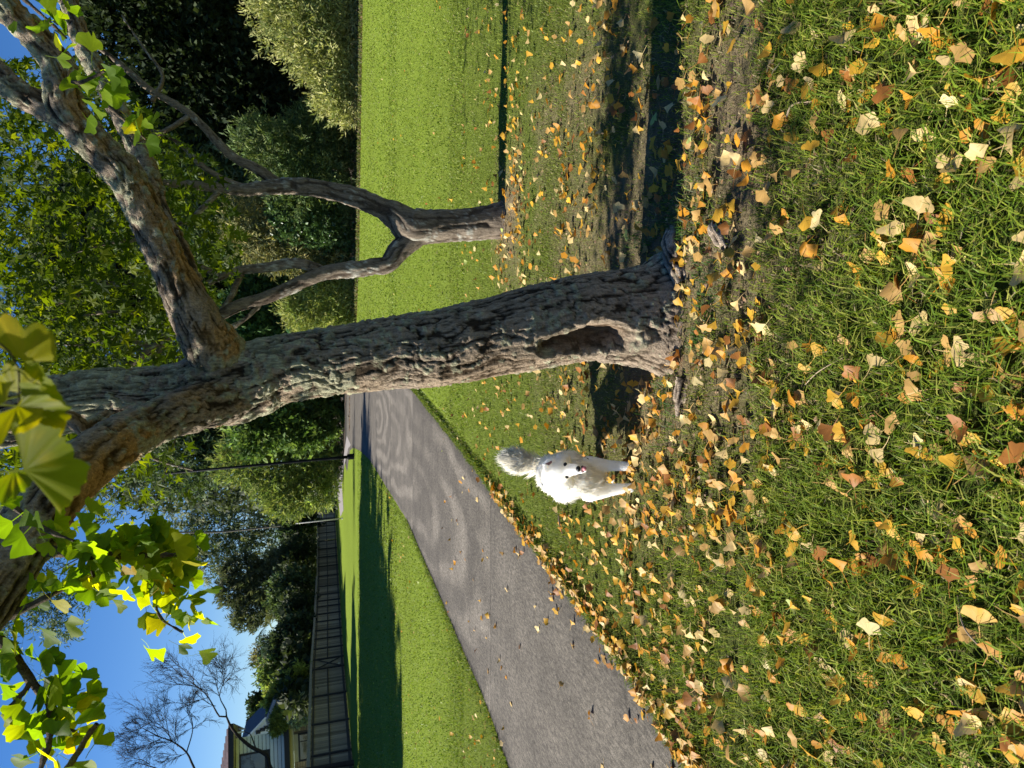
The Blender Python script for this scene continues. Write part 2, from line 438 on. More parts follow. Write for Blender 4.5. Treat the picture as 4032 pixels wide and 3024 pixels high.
# the path: a dark base with concrete slabs (children) separated by joints
def path_strip(y0, y1, z, inset=0.0, n=None):
    ys = np.linspace(y0, y1, n or max(2, int((y1 - y0) / 0.12)))
    w = edge_wob(ys) * np.clip(ys / 4, 0.5, 2)
    l_ = path_l(ys) + inset - edge_wob(ys + 40); r_ = path_r(ys) - inset + w
    return ys, l_, r_
def slab_mesh(name, y0, y1, z, thick, mat, cfun):
    ys, l_, r_ = path_strip(y0, y1, z)
    K = 60
    u = np.linspace(0, 1, K)
    XX = l_[:, None] * (1 - u) + r_[:, None] * u; YY = np.repeat(ys[:, None], K, 1)
    n = len(ys)
    top = np.stack([XX, YY, np.full_like(XX, z)], -1).reshape(-1, 3)
    i = np.arange(n - 1)[:, None]; j = np.arange(K - 1)[None, :]
    Fq = np.stack([i * K + j, i * K + j + 1, (i + 1) * K + j + 1, (i + 1) * K + j], -1).reshape(-1, 4)
    ring = [k for k in range(K)] + [q * K + K - 1 for q in range(1, n)] + [(n - 1) * K + k for k in range(K - 2, -1, -1)] + [q * K for q in range(n - 2, 0, -1)]
    low = top[ring] - np.array((0, 0, thick)); b = len(top)
    rr = len(ring)
    Fs = np.array([(ring[k], b + k, b + (k + 1) % rr, ring[(k + 1) % rr]) for k in range(rr)])
    V = np.vstack([top, low])
    return mesh_np(name, V, np.vstack([Fq, Fs]), mat, cfun(V[:, 0], V[:, 1]))
joints = [-0.2, 6.62, 12.9, 17.42, 22.5, 28.0, 34, 40, 47, 55]
def slab_col(k):
    base = np.array((0.102, 0.089, 0.071)) * (1.0, 0.94, 1.05, 0.97, 1.03)[k % 5]
    y0, y1 = joints[k], joints[k + 1]
    def fn(x, y):
        cx = (path_r(np.array([y0 + 1]))[0] + path_l(np.array([y0 + 1]))[0]) / 2 + 0.1
        rr = np.hypot(x - cx, (y - y1) * 0.2)
        wob = n2(x, y * 0.3, 1.6, 30) * 0.55
        arcs = 0.5 + 0.5 * np.sin((rr + wob) * 17 + k)
        m = sstep(0.3, 0.85, arcs) * sstep(0.25, 0.55, n2(x, y * 0.4, 1.5, 31 + k)) * (1.0 if 8 < y1 and y1 < 23 else 0.12)
        c = np.tile(base, (len(x), 1)) * (0.86 + 0.3 * n2(x, y, 0.8, 33))[:, None]
        c = c * (1 + 0.65 * m)[:, None]
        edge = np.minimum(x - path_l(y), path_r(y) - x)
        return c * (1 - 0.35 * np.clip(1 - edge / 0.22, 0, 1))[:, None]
    return fn
path = link('path', slab_mesh('path', -0.3, 61, -0.012, 0.02, solid('joint_dirt', (0.03, 0.027, 0.022), 0.95, 30), lambda x, y: np.tile((0.03, 0.027, 0.022), (len(x), 1))))
tag(path, 'grey concrete path curving away beside the lawn', kind='structure')
for k in range(len(joints) - 1):
    g = 0.0015 + 0.0006 * max(joints[k], 0)
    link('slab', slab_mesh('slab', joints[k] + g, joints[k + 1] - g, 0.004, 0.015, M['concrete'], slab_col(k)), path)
def flat_poly(name, pts, z, mat):
    me = bpy.data.meshes.new(name); bm = bmesh.new()
    f = bm.faces.new([bm.verts.new((p[0], p[1], z)) for p in pts]); f.normal_update()
    if f.normal.z < 0: f.normal_flip()
    bmesh.ops.triangulate(bm, faces=[f]); bm.to_mesh(me); bm.free(); me.materials.append(mat); return me
br = [gp(*q) for q in ((1366, 1715), (1356, 1780), (1345, 1850), (1330, 1880), (1326, 1904), (1331, 1960), (1341, 2035), (1353, 2008), (1346, 1904), (1357, 1830), (1372, 1765), (1382, 1752))]
branch_path = link('side_path', flat_poly('side_path', br, 0.012, solid('far_concrete', (0.26, 0.235, 0.225), 0.9, 3)))
tag(branch_path, 'far pale bend of the path below the boundary fence', kind='structure')
xs_ = (1.2, 3.1, 6.1, 11, 16.3, 30, 60)
bed = [(x, float(bed_edge(x)) + 0.0) for x in xs_] + [(90, 20), (90, 200), (-3, 200), (-3, 66), (-2, 60.5)]
bedo = link('garden_bed', flat_poly('garden_bed', bed, 0.006, M['bed']))
tag(bedo, 'dark earth bed under the shrubs along the far lawn edge', kind='structure')
bed2 = [(-9.5, 70), (-6.7, 62), (-4.6, 60), (-3.2, 61), (-3.2, 200), (-16, 200), (-13, 100)]
bedo2 = link('garden_bed', flat_poly('garden_bed', bed2, 0.006, M['bed']))
tag(bedo2, 'earth bed under the shrubs behind the lamp post', kind='structure')

# ------------------------------------------------------------------ leaf templates
def ginkgo_template(seed, half=1.1, notch=0.25, curl=0.3, fold=0.2, petiole=0.9, K=15, fine=1):
    rg = np.random.default_rng(seed)
    a = np.linspace(-half, half, K)
    r = 1 + 0.07 * np.sin(a * 7 + rg.uniform(0, 6)) + rg.normal(0, 0.03, K)
    r = r * (1 - 0.10 * (np.abs(a) / half) ** 6)
    r = r - notch * np.exp(-(a / 0.13) ** 2)
    V = [(0, 0, 0)]
    for q in (0.55, 1.0):
        for k in range(K):
            kk = (0.80 + 0.2 * q)
            V.append((math.sin(a[k] * kk) * r[k] * q, math.cos(a[k] * kk) * r[k] * q, 0))
    V = np.array(V)
    x, y = V[:, 0].copy(), V[:, 1].copy()
    V[:, 2] = fold * np.abs(x) * 0.9 - curl * (y ** 2) + 0.06 * np.sin(x * 6 + rg.uniform(0, 6)) * np.hypot(x, y) + curl * rg.uniform(-1, 1) * x * x
    F = [(0, 1 + k + 1, 1 + k) for k in range(K - 1)]
    for q in (0,):
        for k in range(K - 1):
            p = 1 + q * K + k; F += [(p, p + 1, p + K + 1), (p, p + K + 1, p + K)]
    n = len(V)
    bx = rg.uniform(-0.3, 0.3)
    pv = [(-0.022, 0.02, 0.0), (0.022, 0.02, 0.0), (-0.02 + bx * 0.4, -petiole * 0.5, 0.05), (0.02 + bx * 0.4, -petiole * 0.5, 0.05), (-0.018 + bx, -petiole, 0.0), (0.018 + bx, -petiole, 0.0)]
    V = np.vstack([V, pv]); F += [(n, n + 1, n + 3), (n, n + 3, n + 2), (n + 2, n + 3, n + 5), (n + 2, n + 5, n + 4)]
    shade = np.ones(len(V)); shade[0] = 0.9; shade[1 + K:1 + 2 * K] = 1.06
    shade[1:1 + 2 * K] *= np.tile(1 + 0.08 * np.sin(np.arange(K) * 2.4), 2)
    return V, np.array(F), shade
def lobed_template():
    pts = []
    for k in range(5):
        a = (k - 2) * 1.05
        ln = (0.62, 0.85, 1.0, 0.85, 0.62)[k]
        if k: pts.append((math.sin(a - 0.52) * 0.36, math.cos(a - 0.52) * 0.36))
        pts.append((math.sin(a) * ln, math.cos(a) * ln))
    V = [(0, 0, 0)] + [(x, y + 0.05, 0.15 * abs(x) - 0.2 * (x * x + y * y)) for x, y in pts]
    F = [(0, k + 1, k) for k in range(1, len(pts))]
    n = len(V)
    V += [(-0.02, 0, 0), (0.02, 0, 0), (0.0, -0.8, 0.1)]; F.append((n, n + 1, n + 2))
    return np.array(V), np.array(F)
LANCE_V = np.array(((0, 0, 0), (-0.13, 0.45, 0.05), (0.13, 0.45, 0.05), (0, 0.5, -0.02), (0, 1.0, -0.1)), float)
LANCE_F = np.array(((0, 3, 1), (0, 2, 3), (1, 3, 4), (3, 2, 4)))
OVAL_V = np.array(((0, 0, 0), (-0.26, 0.4, 0.06), (0.26, 0.4, 0.06), (0, 1.0, -0.08)), float)
OVAL_F = np.array(((0, 2, 1), (1, 2, 3)))
NARROW_V = np.array(((0, 0, 0), (-0.105, 0.4, 0.02), (0.105, 0.4, 0.02), (0, 1.0, -0.12)), float)
def spray_template(n, seed, V0, F0, spread=0.9, droop=0.0):
    """a twig end carrying n leaves"""
    rg = np.random.default_rng(seed); Vs, Fs = [], []; b = 0
    for k in range(n):
        t = k / max(1, n - 1)
        d = np.array((rg.normal(0, spread), 0.5 + 0.6 * t, rg.normal(0, spread) - droop)); d /= np.linalg.norm(d)
        nn = unit(np.array((rg.normal(0, .5), rg.normal(0, .5), 1.0)))
        Rm = frames(d[None], nn[None])[0]
        V = V0 @ Rm.T * rg.uniform(0.7, 1.1) + np.array((0, t * 0.9 - 0.3, 0)) + rg.normal(0, 0.12, 3)
        Vs.append(V); Fs.append(F0 + b); b += len(V)
    return np.vstack(Vs), np.vstack(Fs)

# ------------------------------------------------------------------ trees
BARKC = dict(base=np.array((0.31, 0.245, 0.18)), furrow=np.array((0.035, 0.026, 0.018)), lichen=np.array((0.37, 0.355, 0.235)), orange=np.array((0.34, 0.20, 0.075)))
def bark_tube(P, Rr, nseg, step, amp=0.012, lichen=0.5, orange=0.0, seed=0, trunk=False, freq=16, org_dir=(0, 0, -1)):
    V, Fq, C, ang, D, s, Q = tube(P, Rr, nseg, step)
    st = np.stack([np.cos(ang) * Q, np.sin(ang) * Q, s * 0.17], 1)
    warp = (fbm(V * 5, 3, seed + 50) - 0.5) * 0.09
    st2 = st + warp[:, None]
    l1 = np.abs(fbm(st2 * freq, 2, seed) - 0.5); l2 = np.abs(fbm(st2 * freq * 2.1 + 9.7, 2, seed + 5) - 0.5)
    fur1 = np.exp(-(l1 / 0.055) ** 2); fur2 = np.exp(-(l2 / 0.06) ** 2)
    fine = fbm(V * 70, 3, seed + 7) - 0.5
    cross = fbm(np.stack([V[:, 0] * 22, V[:, 1] * 22, V[:, 2] * 50], 1), 3, seed + 9)
    plate = fbm(st2 * freq * 0.6 + 4.1, 2, seed + 11)
    d = amp * (-1.3 * fur1 - 0.7 * fur2 + 1.0 * (plate - 0.4) + 1.2 * (cross - 0.5)) + 0.007 * fine + 0.02 * (fbm(V * 4, 3, seed + 3) - 0.5) * (np.minimum(Q, 0.15) / 0.15)
    rg = np.clip(1 - 0.85 * fur1 - 0.55 * fur2, 0, 1)
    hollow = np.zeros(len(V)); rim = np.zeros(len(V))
    if trunk:
        px = V[:, 0] - C[:, 0]; py = V[:, 1] - C[:, 1]
        a = np.arctan2(px, -py); z = V[:, 2]
        flare = 0.8 * np.exp(-((a - 1.3) / 0.6) ** 2) + 0.6 * np.exp(-((a + 1.0) / 0.6) ** 2) + 0.18 * np.exp(-((a - 0.1) / 0.5) ** 2) + 0.5 * np.exp(-((np.abs(a) - 2.7) / 0.4) ** 2)
        d = d + Q * flare * np.exp(-np.clip(z, 0, 9) / 0.10) * 0.55
        d = d * (1 - 0.0 * z)
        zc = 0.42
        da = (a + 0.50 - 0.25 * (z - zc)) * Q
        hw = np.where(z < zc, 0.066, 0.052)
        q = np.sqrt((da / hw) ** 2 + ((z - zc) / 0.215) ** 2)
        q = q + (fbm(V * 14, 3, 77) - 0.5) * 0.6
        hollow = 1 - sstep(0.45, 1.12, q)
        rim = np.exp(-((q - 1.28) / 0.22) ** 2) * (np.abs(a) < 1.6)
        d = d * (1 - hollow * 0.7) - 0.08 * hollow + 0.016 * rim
    V = V + D * d[:, None]
    if trunk: V[:, 2] = np.maximum(V[:, 2], -0.05)
    b = BARKC
    k = sstep(0.15, 0.85, rg + 0.5 * fine + 0.7 * (cross - 0.5))[:, None]
    col = b['furrow'] * (1 - k) + b['base'] * k
    col = col * (0.7 + 0.6 * fbm(V * 14, 3, seed + 20))[:, None]
    if orange:
        od = (D @ np.array(org_dir, float))
        o = np.clip(sstep(-0.25, 0.55, od) * sstep(0.38, 0.6, fbm(V * 6, 3, seed + 31)) * orange, 0, 1)[:, None]
        col = col * (1 - o) + b['orange'] * (0.6 + 0.8 * k) * o
    ln = fbm(V * 40, 4, seed + 40); big = fbm(V * 5.5, 3, seed + 41)
    lm = lichen if np.isscalar(lichen) else lichen(V)
    m = sstep(0.0, 0.05, ln * 1.3 + big * 0.8 - 1.42 + 0.46 * lm)[:, None] * (0.45 + 0.55 * k)
    col = col * (1 - m) + b['lichen'] * (0.65 + 0.7 * fbm(V * 50, 2, seed + 44))[:, None] * m
    V = V + D * (0.005 * m)
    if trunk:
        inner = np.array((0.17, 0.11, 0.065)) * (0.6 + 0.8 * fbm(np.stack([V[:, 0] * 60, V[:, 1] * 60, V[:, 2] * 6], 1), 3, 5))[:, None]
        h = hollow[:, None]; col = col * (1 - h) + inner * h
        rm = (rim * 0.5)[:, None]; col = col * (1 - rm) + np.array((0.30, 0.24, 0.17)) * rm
    return V, Fq, col
def nodes(lst, Y=None):
    P, Rr = [], []
    for q in lst:
        Yq = q[3] if len(q) > 3 else Y
        P.append(at(q[0], q[1], Yq)); Rr.append(q[2] / 2 * mpp(q[0], q[1], Yq))
    return np.array(P), np.array(Rr)
def local(V, o): return V - np.asarray(o)[None, :]

# --- the big ginkgo in front
GB = np.array((TREE[0], TREE[1], 0.0))
ginkgo = thing('ginkgo_tree', 'big lichen covered ginkgo trunk with a hollow at its foot, nearest tree', 'tree', GB)
tr = [(2860, 1255, 420), (2740, 1257, 400), (2620, 1257, 376), (2500, 1255, 360), (2400, 1253, 352), (2300, 1254, 341), (2100, 1292, 331), (1900, 1334, 307),
      (1700, 1376, 303), (1500, 1399, 286), (1300, 1426, 264), (1100, 1455, 262), (1000, 1488, 290), (900, 1515, 310), (800, 1535, 285), (700, 1555, 250),
      (550, 1565, 232), (400, 1570, 228), (200, 1600, 232), (0, 1620, 232), (-250, 1640, 215), (-700, 1660, 180)]
P, Rr = nodes([(a, b, c, TREE[1] + 0.0001 * (2600 - a) * 0.3) for a, b, c in tr])
P[0][2] = -0.12; P[1][2] = -0.06; P[2][2] = 0.0
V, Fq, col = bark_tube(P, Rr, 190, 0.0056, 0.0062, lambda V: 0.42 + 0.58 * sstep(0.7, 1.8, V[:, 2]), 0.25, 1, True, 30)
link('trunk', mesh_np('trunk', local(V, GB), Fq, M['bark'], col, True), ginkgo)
def limb(lst, seed, lich=0.75, orange=0.8, nseg=84, step=0.0065, amp=0.0055, name='limb', parent=None, org=(0.5, -0.2, -0.8), base=None):
    P, Rr = nodes(lst)
    V, Fq, col = bark_tube(P, Rr, nseg, step, amp, lich, orange, seed, False, 32, org)
    return link(name, mesh_np(name, local(V, GB), Fq, M['bark'], col, True), parent or ginkgo)
limb([(960, 1500, 170, 3.17), (905, 1455, 215, 3.15), (850, 1385, 215, 3.1), (775, 1260, 185, 3.05), (645, 1000, 142, 2.98), (512, 723, 134, 2.9), (380, 575, 134, 2.86), (259, 422, 128, 2.82),
      (235, 271, 118, 2.8), (157, 163, 112, 2.77), (72, 78, 108, 2.74), (-60, -40, 100, 2.72), (-260, -200, 90, 2.7)], 3)
limb([(330, 520, 120, 2.85), (260, 470, 115, 2.85), (180, 420, 105, 2.86), (72, 362, 100, 2.88), (-80, 230, 92, 2.92), (-300, 60, 80, 2.98)], 5, 0.7, 0.3, 56)
limb([(760, 1120, 70, 3.2), (690, 965, 92, 3.3), (630, 850, 88, 3.4), (585, 700, 82, 3.5), (545, 590, 78, 3.55), (430, 370, 74, 3.6), (330, 180, 70, 3.65), (270, 0, 66, 3.7), (180, -180, 60, 3.75)], 8, 0.65, 0.5, 48)
limb([(960, 1545, 170, 3.12), (880, 1575, 200, 3.08), (780, 1605, 190, 3.0), (600, 1668, 170, 2.86), (400, 1785, 205, 2.68), (200, 1965, 228, 2.5), (0, 2270, 235, 2.32), (-160, 2520, 215, 2.2), (-420, 2900, 190, 2.05)], 11, 0.55, 0.95, 84, org=(-0.3, -0.6, -0.7))
limb([(430, 1640, 60, 2.88), (340, 1690, 62, 2.8), (260, 1640, 60, 2.76), (150, 1700, 56, 2.76), (0, 1740, 52, 2.74), (-150, 1760, 46, 2.7)], 14, 0.6, 0.5, 32, 0.012, 0.005)

# ginkgo twigs with fan leaves (each leaf a sub-part of its branch)
GREENS = [1.25 * np.array(c) for c in ((0.135, 0.185, 0.006), (0.11, 0.165, 0.008), (0.085, 0.14, 0.010), (0.20, 0.22, 0.006), (0.06, 0.105, 0.010))]
GYELL = [np.array(c) for c in ((0.34, 0.30, 0.012), (0.46, 0.30, 0.012))]
GL = {}
for s_ in range(5):
    TV, TF, sh = ginkgo_template(100 + s_, 1.0 + 0.12 * s_, (0.35, 0.1, 0.25, 0.05, 0.3)[s_], (0.15, 0.3, -0.1, 0.25, 0.1)[s_], (0.1, 0.3, 0.2, -0.1, 0.35)[s_], 0.8)
    for c_, cc in enumerate(GREENS + GYELL):
        GL[s_, c_] = mesh_np('leaf', TV, TF, M['ginkgo'], cc[None] * sh[:, None] * np.ones((len(TV), 1)), True)
twig_count = [0]
def twig(lst, n_leaf, size, seed, spur=0.04, yellow=0.06, shadebias=0.5, Y=None, orangeleaf=0.0, droop=0.5):
    P, Rr = nodes(lst, Y)
    V, Fq, C, ang, D, s, Q = tube(P, Rr, 10, 0.01)
    V = V + D * ((fbm(V * 60, 2, seed) - 0.45) * 0.008)[:, None]
    col = np.tile((0.11, 0.085, 0.06), (len(V), 1)) * (0.6 + 0.9 * fbm(V * 50, 2, seed))[:, None]
    o = link('branch', mesh_np('branch', local(V, GB), Fq, M['bark'], col, True), ginkgo)
    rg = np.random.default_rng(seed)
    Cc, Qq = resample(P, Rr, 0.02)
    for k in range(n_leaf):
        t = rg.uniform(0.12, 1.0) ** 0.8
        i = int(t * (len(Cc) - 1))
        p = Cc[i] + rg.normal(0, 0.030, 3)
        d = unit(np.array((rg.normal(0, 0.8), rg.normal(0, 0.55), rg.normal(-droop, 0.7))))
        nn = unit(np.array((rg.normal(0, 0.5) - 0.35, -0.75 + rg.normal(0, 0.5), 0.45 + rg.normal(0, 0.4))))
        sz = size * rg.uniform(0.7, 1.15)
        Rm = frames(d[None], nn[None])[0]
        ci = int(rg.choice(len(GREENS), p=(0.26, 0.26, 0.22, 0.12, 0.14)))
        if rg.random() < yellow: ci = len(GREENS) + int(rg.random() < 0.35)
        lf = link('leaf', GL[int(rg.integers(0, 5)), ci], o)
        mw = Matrix.Identity(4)
        for a_ in range(3):
            for b_ in range(3): mw[a_][b_] = float(Rm[a_, b_] * sz)
        pos = p + d * sz * 0.8 - GB
        mw[0][3], mw[1][3], mw[2][3] = map(float, pos)
        lf.matrix_local = mw
        twig_count[0] += 1
    return o
twig([(60, 2140, 60, 2.36), (160, 2168, 46, 2.36), (300, 2180, 34, 2.36), (500, 2188, 28, 2.34), (620, 2185, 24, 2.32), (740, 2185, 12, 2.3)], 84, 0.050, 21)
twig([(545, 2188, 20, 2.33), (580, 2230, 19, 2.31), (620, 2275, 18, 2.3), (690, 2310, 9, 2.28)], 34, 0.050, 22, yellow=0.12)
twig([(615, 2270, 16, 2.3), (612, 2370, 11, 2.28), (640, 2440, 8, 2.27), (720, 2490, 6, 2.26)], 27, 0.048, 23, yellow=0.2)
twig([(350, 2184, 18, 2.35), (365, 2260, 14, 2.34), (400, 2330, 8, 2.33)], 18, 0.050, 24)
twig([(-80, 2420, 46, 2.02), (0, 2520, 40, 2.02), (60, 2590, 36, 2.02), (111, 2667, 34, 2.02), (197, 2771, 32, 2.02), (200, 2840, 30, 2.0), (191, 2926, 26, 2.0), (150, 3060, 22, 2.0)], 44, 0.052, 25, yellow=0.1, droop=0.25)
twig([(117, 2680, 20, 2.02), (100, 2722, 18, 2.0), (25, 2790, 14, 1.98)], 7, 0.05, 26)
twig([(200, 2830, 18, 2.0), (250, 2870, 14, 1.98), (300, 2880, 9, 1.97)], 12, 0.052, 33, yellow=0.2)
twig([(382, 2850, 15, 1.98), (345, 2900, 20, 1.98), (278, 3010, 24, 1.98), (200, 3120, 26, 1.98)], 4, 0.055, 27, yellow=0.6)
twig([(-20, 2460, 36, 2.28), (60, 2415, 30, 2.28), (130, 2380, 26, 2.28), (250, 2318, 14, 2.28)], 13, 0.05, 28, yellow=0.15)
twig([(60, -40, 20, 2.3), (120, 20, 16, 2.3), (190, 80, 12, 2.28), (262, 150, 7, 2.27)], 16, 0.040, 29, yellow=0.12)
twig([(250, 330, 20, 2.5), (330, 320, 16, 2.45), (410, 280, 9, 2.42)], 13, 0.052, 30, yellow=0.0)
twig([(430, 420, 14, 2.4), (500, 480, 12, 2.38), (575, 550, 8, 2.36)], 9, 0.044, 31, yellow=0.2)
twig([(60, 2000, 22, 2.0), (110, 2040, 18, 2.0), (190, 2090, 14, 1.98), (290, 2130, 8, 1.96)], 10, 0.05, 32)
# the sprig hanging right in front of the camera
sprig_nodes = [(-120, 1300, 10, 0.66), (10, 1360, 9, 0.66), (70, 1450, 8, 0.66), (75, 1580, 7, 0.66), (85, 1720, 6, 0.66), (92, 1850, 5, 0.66)]
P, Rr = nodes(sprig_nodes)
V, Fq, C, ang, D, s, Q = tube(P, Rr, 8, 0.006)
sprig = link('branch', mesh_np('branch', local(V, GB), Fq, M['bark'], np.tile((0.10, 0.085, 0.05), (len(V), 1)), True), ginkgo)
def fine_leaf(seed, c):
    TV, TF, sh = ginkgo_template(seed, 1.15, (0.3, 0.1, 0.2)[seed % 3], 0.22, 0.25, 1.3, 37)
    K = 37; V = [TV[0]]; a = TV[1 + K:1 + 2 * K]
    for q in (0.25, 0.5, 0.75, 1.0):
        w = a * q; w[:, 2] = a[:, 2] * q ** 1.7 + 0.02 * np.sin(np.arange(K) * 0.9 + seed) * q; V += list(w)
    F = [(0, 2 + k, 1 + k) for k in range(K - 1)]
    for q in range(3):
        for k in range(K - 1):
            p_ = 1 + q * K + k; F += [(p_, p_ + 1, p_ + K + 1), (p_, p_ + K + 1, p_ + K)]
    n_ = len(V); pet = TV[-6:]; V += list(pet); F += [(n_, n_ + 1, n_ + 3), (n_, n_ + 3, n_ + 2), (n_ + 2, n_ + 3, n_ + 5), (n_ + 2, n_ + 5, n_ + 4)]
    rg_ = np.random.default_rng(seed); st = np.exp(rg_.normal(0, 0.045, K)); sh_ = np.ones(len(V))
    for q in range(4): sh_[1 + q * K:1 + (q + 1) * K] = st * (0.92 + 0.06 * q)
    V = np.array(V); cc = np.tile(c, (len(V), 1)) * sh_[:, None]
    yel = (sstep(0.55, 0.75, fbm(V * 2.3 + seed, 3, seed)) * np.clip(np.hypot(V[:, 0], V[:, 1]), 0, 1))[:, None]
    cc = cc * (1 - yel) + np.array((0.36, 0.28, 0.01)) * yel
    return mesh_np('leaf', V, np.array(F), M['ginkgo'], cc, True)
SPC = [(0.14, 0.165, 0.004), (0.115, 0.155, 0.005), (0.10, 0.14, 0.006), (0.19, 0.185, 0.004)]
for k, (p0, p1, wd, ci, Yl) in enumerate([((101, 1427), (70, 1262), 1.15, 3, 0.66), ((70, 1545), (-30, 1450), 1.3, 3, 0.68), ((80, 1560), (205, 1560), 1.0, 0, 0.67),
        ((76, 1600), (258, 1642), 0.75, 0, 0.65), ((70, 1600), (0, 1725), 1.3, 3, 0.64), ((92, 1852), (285, 1800), 1.05, 0, 0.64), ((60, 1850), (20, 1965), 1.0, 1, 0.67), ((0, 1500), (-90, 1620), 1.2, 3, 0.66)]):
    a = at(*p0, Yl); b = at(*p1, Yl - 0.02); d = b - a; ln = np.linalg.norm(d)
    nn = unit(np.array((0.25 * (-1) ** k - 0.2, -1.0, 0.35 + 0.15 * (k % 3))))
    Rm = frames(d[None], nn[None])[0]
    lf = link('leaf', fine_leaf(500 + k, SPC[min(ci, 3)]), sprig)
    mw = Matrix.Identity(4)
    for a_ in range(3):
        for b_ in range(3): mw[a_][b_] = float(Rm[a_, b_] * ln * (wd if b_ == 0 else 1))
    mw[0][3], mw[1][3], mw[2][3] = map(float, a - GB)
    lf.matrix_local = mw; twig_count[0] += 1
# the rest of its crown: above and to the left of the picture
def crown_leaves(n, lo, hi, seed):
    rg = np.random.default_rng(seed)
    cl = rg.uniform(lo, hi, (max(6, n // 14), 3))
    p = cl[rg.integers(0, len(cl), n)] + rg.normal(0, 0.10, (n, 3))
    return p, rg
TV, TF, sh = ginkgo_template(131, 1.1, 0.2, 0.2, 0.2, 0.8, 9)
p, rg = crown_leaves(1700, (-2.4, 2.75, 3.05), (-0.5, 3.9, 4.2), 41)
p2, _ = crown_leaves(1800, (-0.5, 1.7, 3.3), (3.2, 4.2, 5.0), 42)
p3 = np.vstack([rg.normal(0, 1, (900, 3)) * (0.42, 0.15, 0.36) + (-2.75, 3.92, 3.1), rg.normal(0, 1, (160, 3)) * (0.25, 0.22, 0.22) + (-2.35, 2.55, 2.55)])  # leaf clusters added out of view to cast shade bands on the ground
p = np.vstack([p, p2, p3])
pv, py_, pd_ = project(p)
p = p[(pv < -60) | (py_ < -60) | (py_ > 3090)]
n = len(p)
Rm = frames(unit(rg.normal(0, 0.7, (n, 3)) + (0, 0, -0.5)), unit(rg.normal(0, 0.5, (n, 3)) + (-0.3, 0, 0.8)))
Vv, Ff, Cc = scatter(TV, TF, p - GB, Rm, rg.uniform(0.038, 0.055, n), np.array(GREENS)[rg.integers(0, 5, n)], sh)
tag(link('foliage', mesh_np('foliage', Vv, Ff, M['ginkgo'], Cc, True), ginkgo), kind='stuff')
# surface roots
for pts, sd in (([(2700, 1120, 70, 2.86), (2668, 1020, 90, 2.92), (2650, 960, 95, 2.95), (2640, 905, 60, 2.98)], 61), ([(2920, 985, 40, 2.5), (2895, 940, 62, 2.54), (2870, 900, 58, 2.58), (2850, 870, 30, 2.6)], 62), ([(2720, 1490, 60, 2.85), (2700, 1560, 60, 2.87), (2690, 1640, 30, 2.88)], 63)):
    P, Rr = nodes(pts); P[:, 2] = (-0.005, 0.0, 0.0, -0.02)[:len(P)]
    V, Fq, col = bark_tube(P, Rr, 40, 0.008, 0.012, 0.15, 0.0, sd, False, 18)
    link('root', mesh_np('root', local(V, GB), Fq, M['bark'], col * 1.5, True), ginkgo)

# --- the forked tree behind it, with lobed leaves
B2 = np.array((TREE2[0], TREE2[1], 0.0))
BARK2 = dict(base=np.array((0.23, 0.185, 0.14)), furrow=np.array((0.08, 0.06, 0.045)), lichen=np.array((0.42, 0.40, 0.34)), orange=np.array((0.2, 0.15, 0.1)))
forked = thing('forked_tree', 'smaller forked tree with smooth bark standing on the lawn behind the big trunk', 'tree', B2)
keep = BARKC.copy(); BARKC.update(BARK2)
def limb2(lst, seed, nseg=40, step=0.02, name='limb', amp=0.006):
    P, Rr = nodes(lst, 6.25)
    if name == 'trunk': P[0][2] = -0.05
    V, Fq, col = bark_tube(P, Rr, nseg, step, amp, 0.35, 0, seed, False, 9)
    return link(name, mesh_np(name, local(V, B2), Fq, M['bark'], col, True), forked)
limb2([(2010, 868, 165), (1960, 870, 140), (1880, 880, 128), (1800, 889, 126), (1700, 893, 135), (1620, 893, 150), (1560, 850, 110), (1493, 815, 84), (1403, 779, 76), (1312, 754, 72), (1222, 737, 72), (1113, 732, 64), (1040, 740, 58), (960, 748, 46), (860, 740, 38), (720, 725, 32), (560, 720, 24), (380, 690, 16)], 71, 56, 0.018, 'trunk', 0.009)
limb2([(1680, 905, 80), (1620, 940, 92), (1570, 985, 84), (1523, 1040, 74), (1460, 1050, 68), (1403, 1060, 66), (1282, 1074, 60), (1162, 1122, 56), (1041, 1176, 50), (920, 1212, 46), (780, 1290, 40), (690, 1310, 36), (600, 1370, 34), (500, 1440, 30), (380, 1480, 22), (200, 1490, 14)], 72)
limb2([(1110, 728, 40), (1060, 700, 42), (1000, 660, 40), (904, 607, 34), (753, 452, 30), (602, 361, 26), (530, 301, 24), (422, 211, 20), (300, 120, 14)], 73, 28)
limb2([(1090, 735, 36), (1000, 745, 34), (900, 715, 28), (800, 655, 24), (700, 560, 20), (560, 500, 14)], 74, 24)
limb2([(1270, 1068, 42), (1234, 1052, 44), (1162, 1036, 40), (1041, 1054, 36), (950, 1064, 34), (870, 1090, 30), (800, 1118, 28), (640, 1130, 22), (420, 1110, 14)], 75, 28)
limb2([(950, 1078, 26), (925, 1130, 26), (905, 1178, 22), (860, 1230, 14)], 76, 20)
limb2([(690, 1120, 26), (620, 1135, 30), (480, 1128, 26), (350, 1115, 24), (300, 1170, 16), (220, 1200, 12)], 77, 20)
limb2([(700, 1310, 20), (600, 1240, 16), (420, 1230, 14), (200, 1260, 10)], 78, 16)
limb2([(640, 1360, 22), (520, 1560, 16), (500, 1740, 14), (620, 1810, 12), (760, 1850, 8)], 79, 16)
limb2([(600, 400, 18), (640, 300, 14), (560, 180, 10), (480, 60, 8)], 80, 16)
limb2([(1041, 1172, 26), (960, 1260, 22), (850, 1330, 18), (700, 1480, 15), (560, 1620, 11), (420, 1700, 7)], 81, 14)
limb2([(900, 715, 22), (760, 850, 18), (600, 930, 15), (420, 960, 12), (250, 1010, 8)], 82, 14)
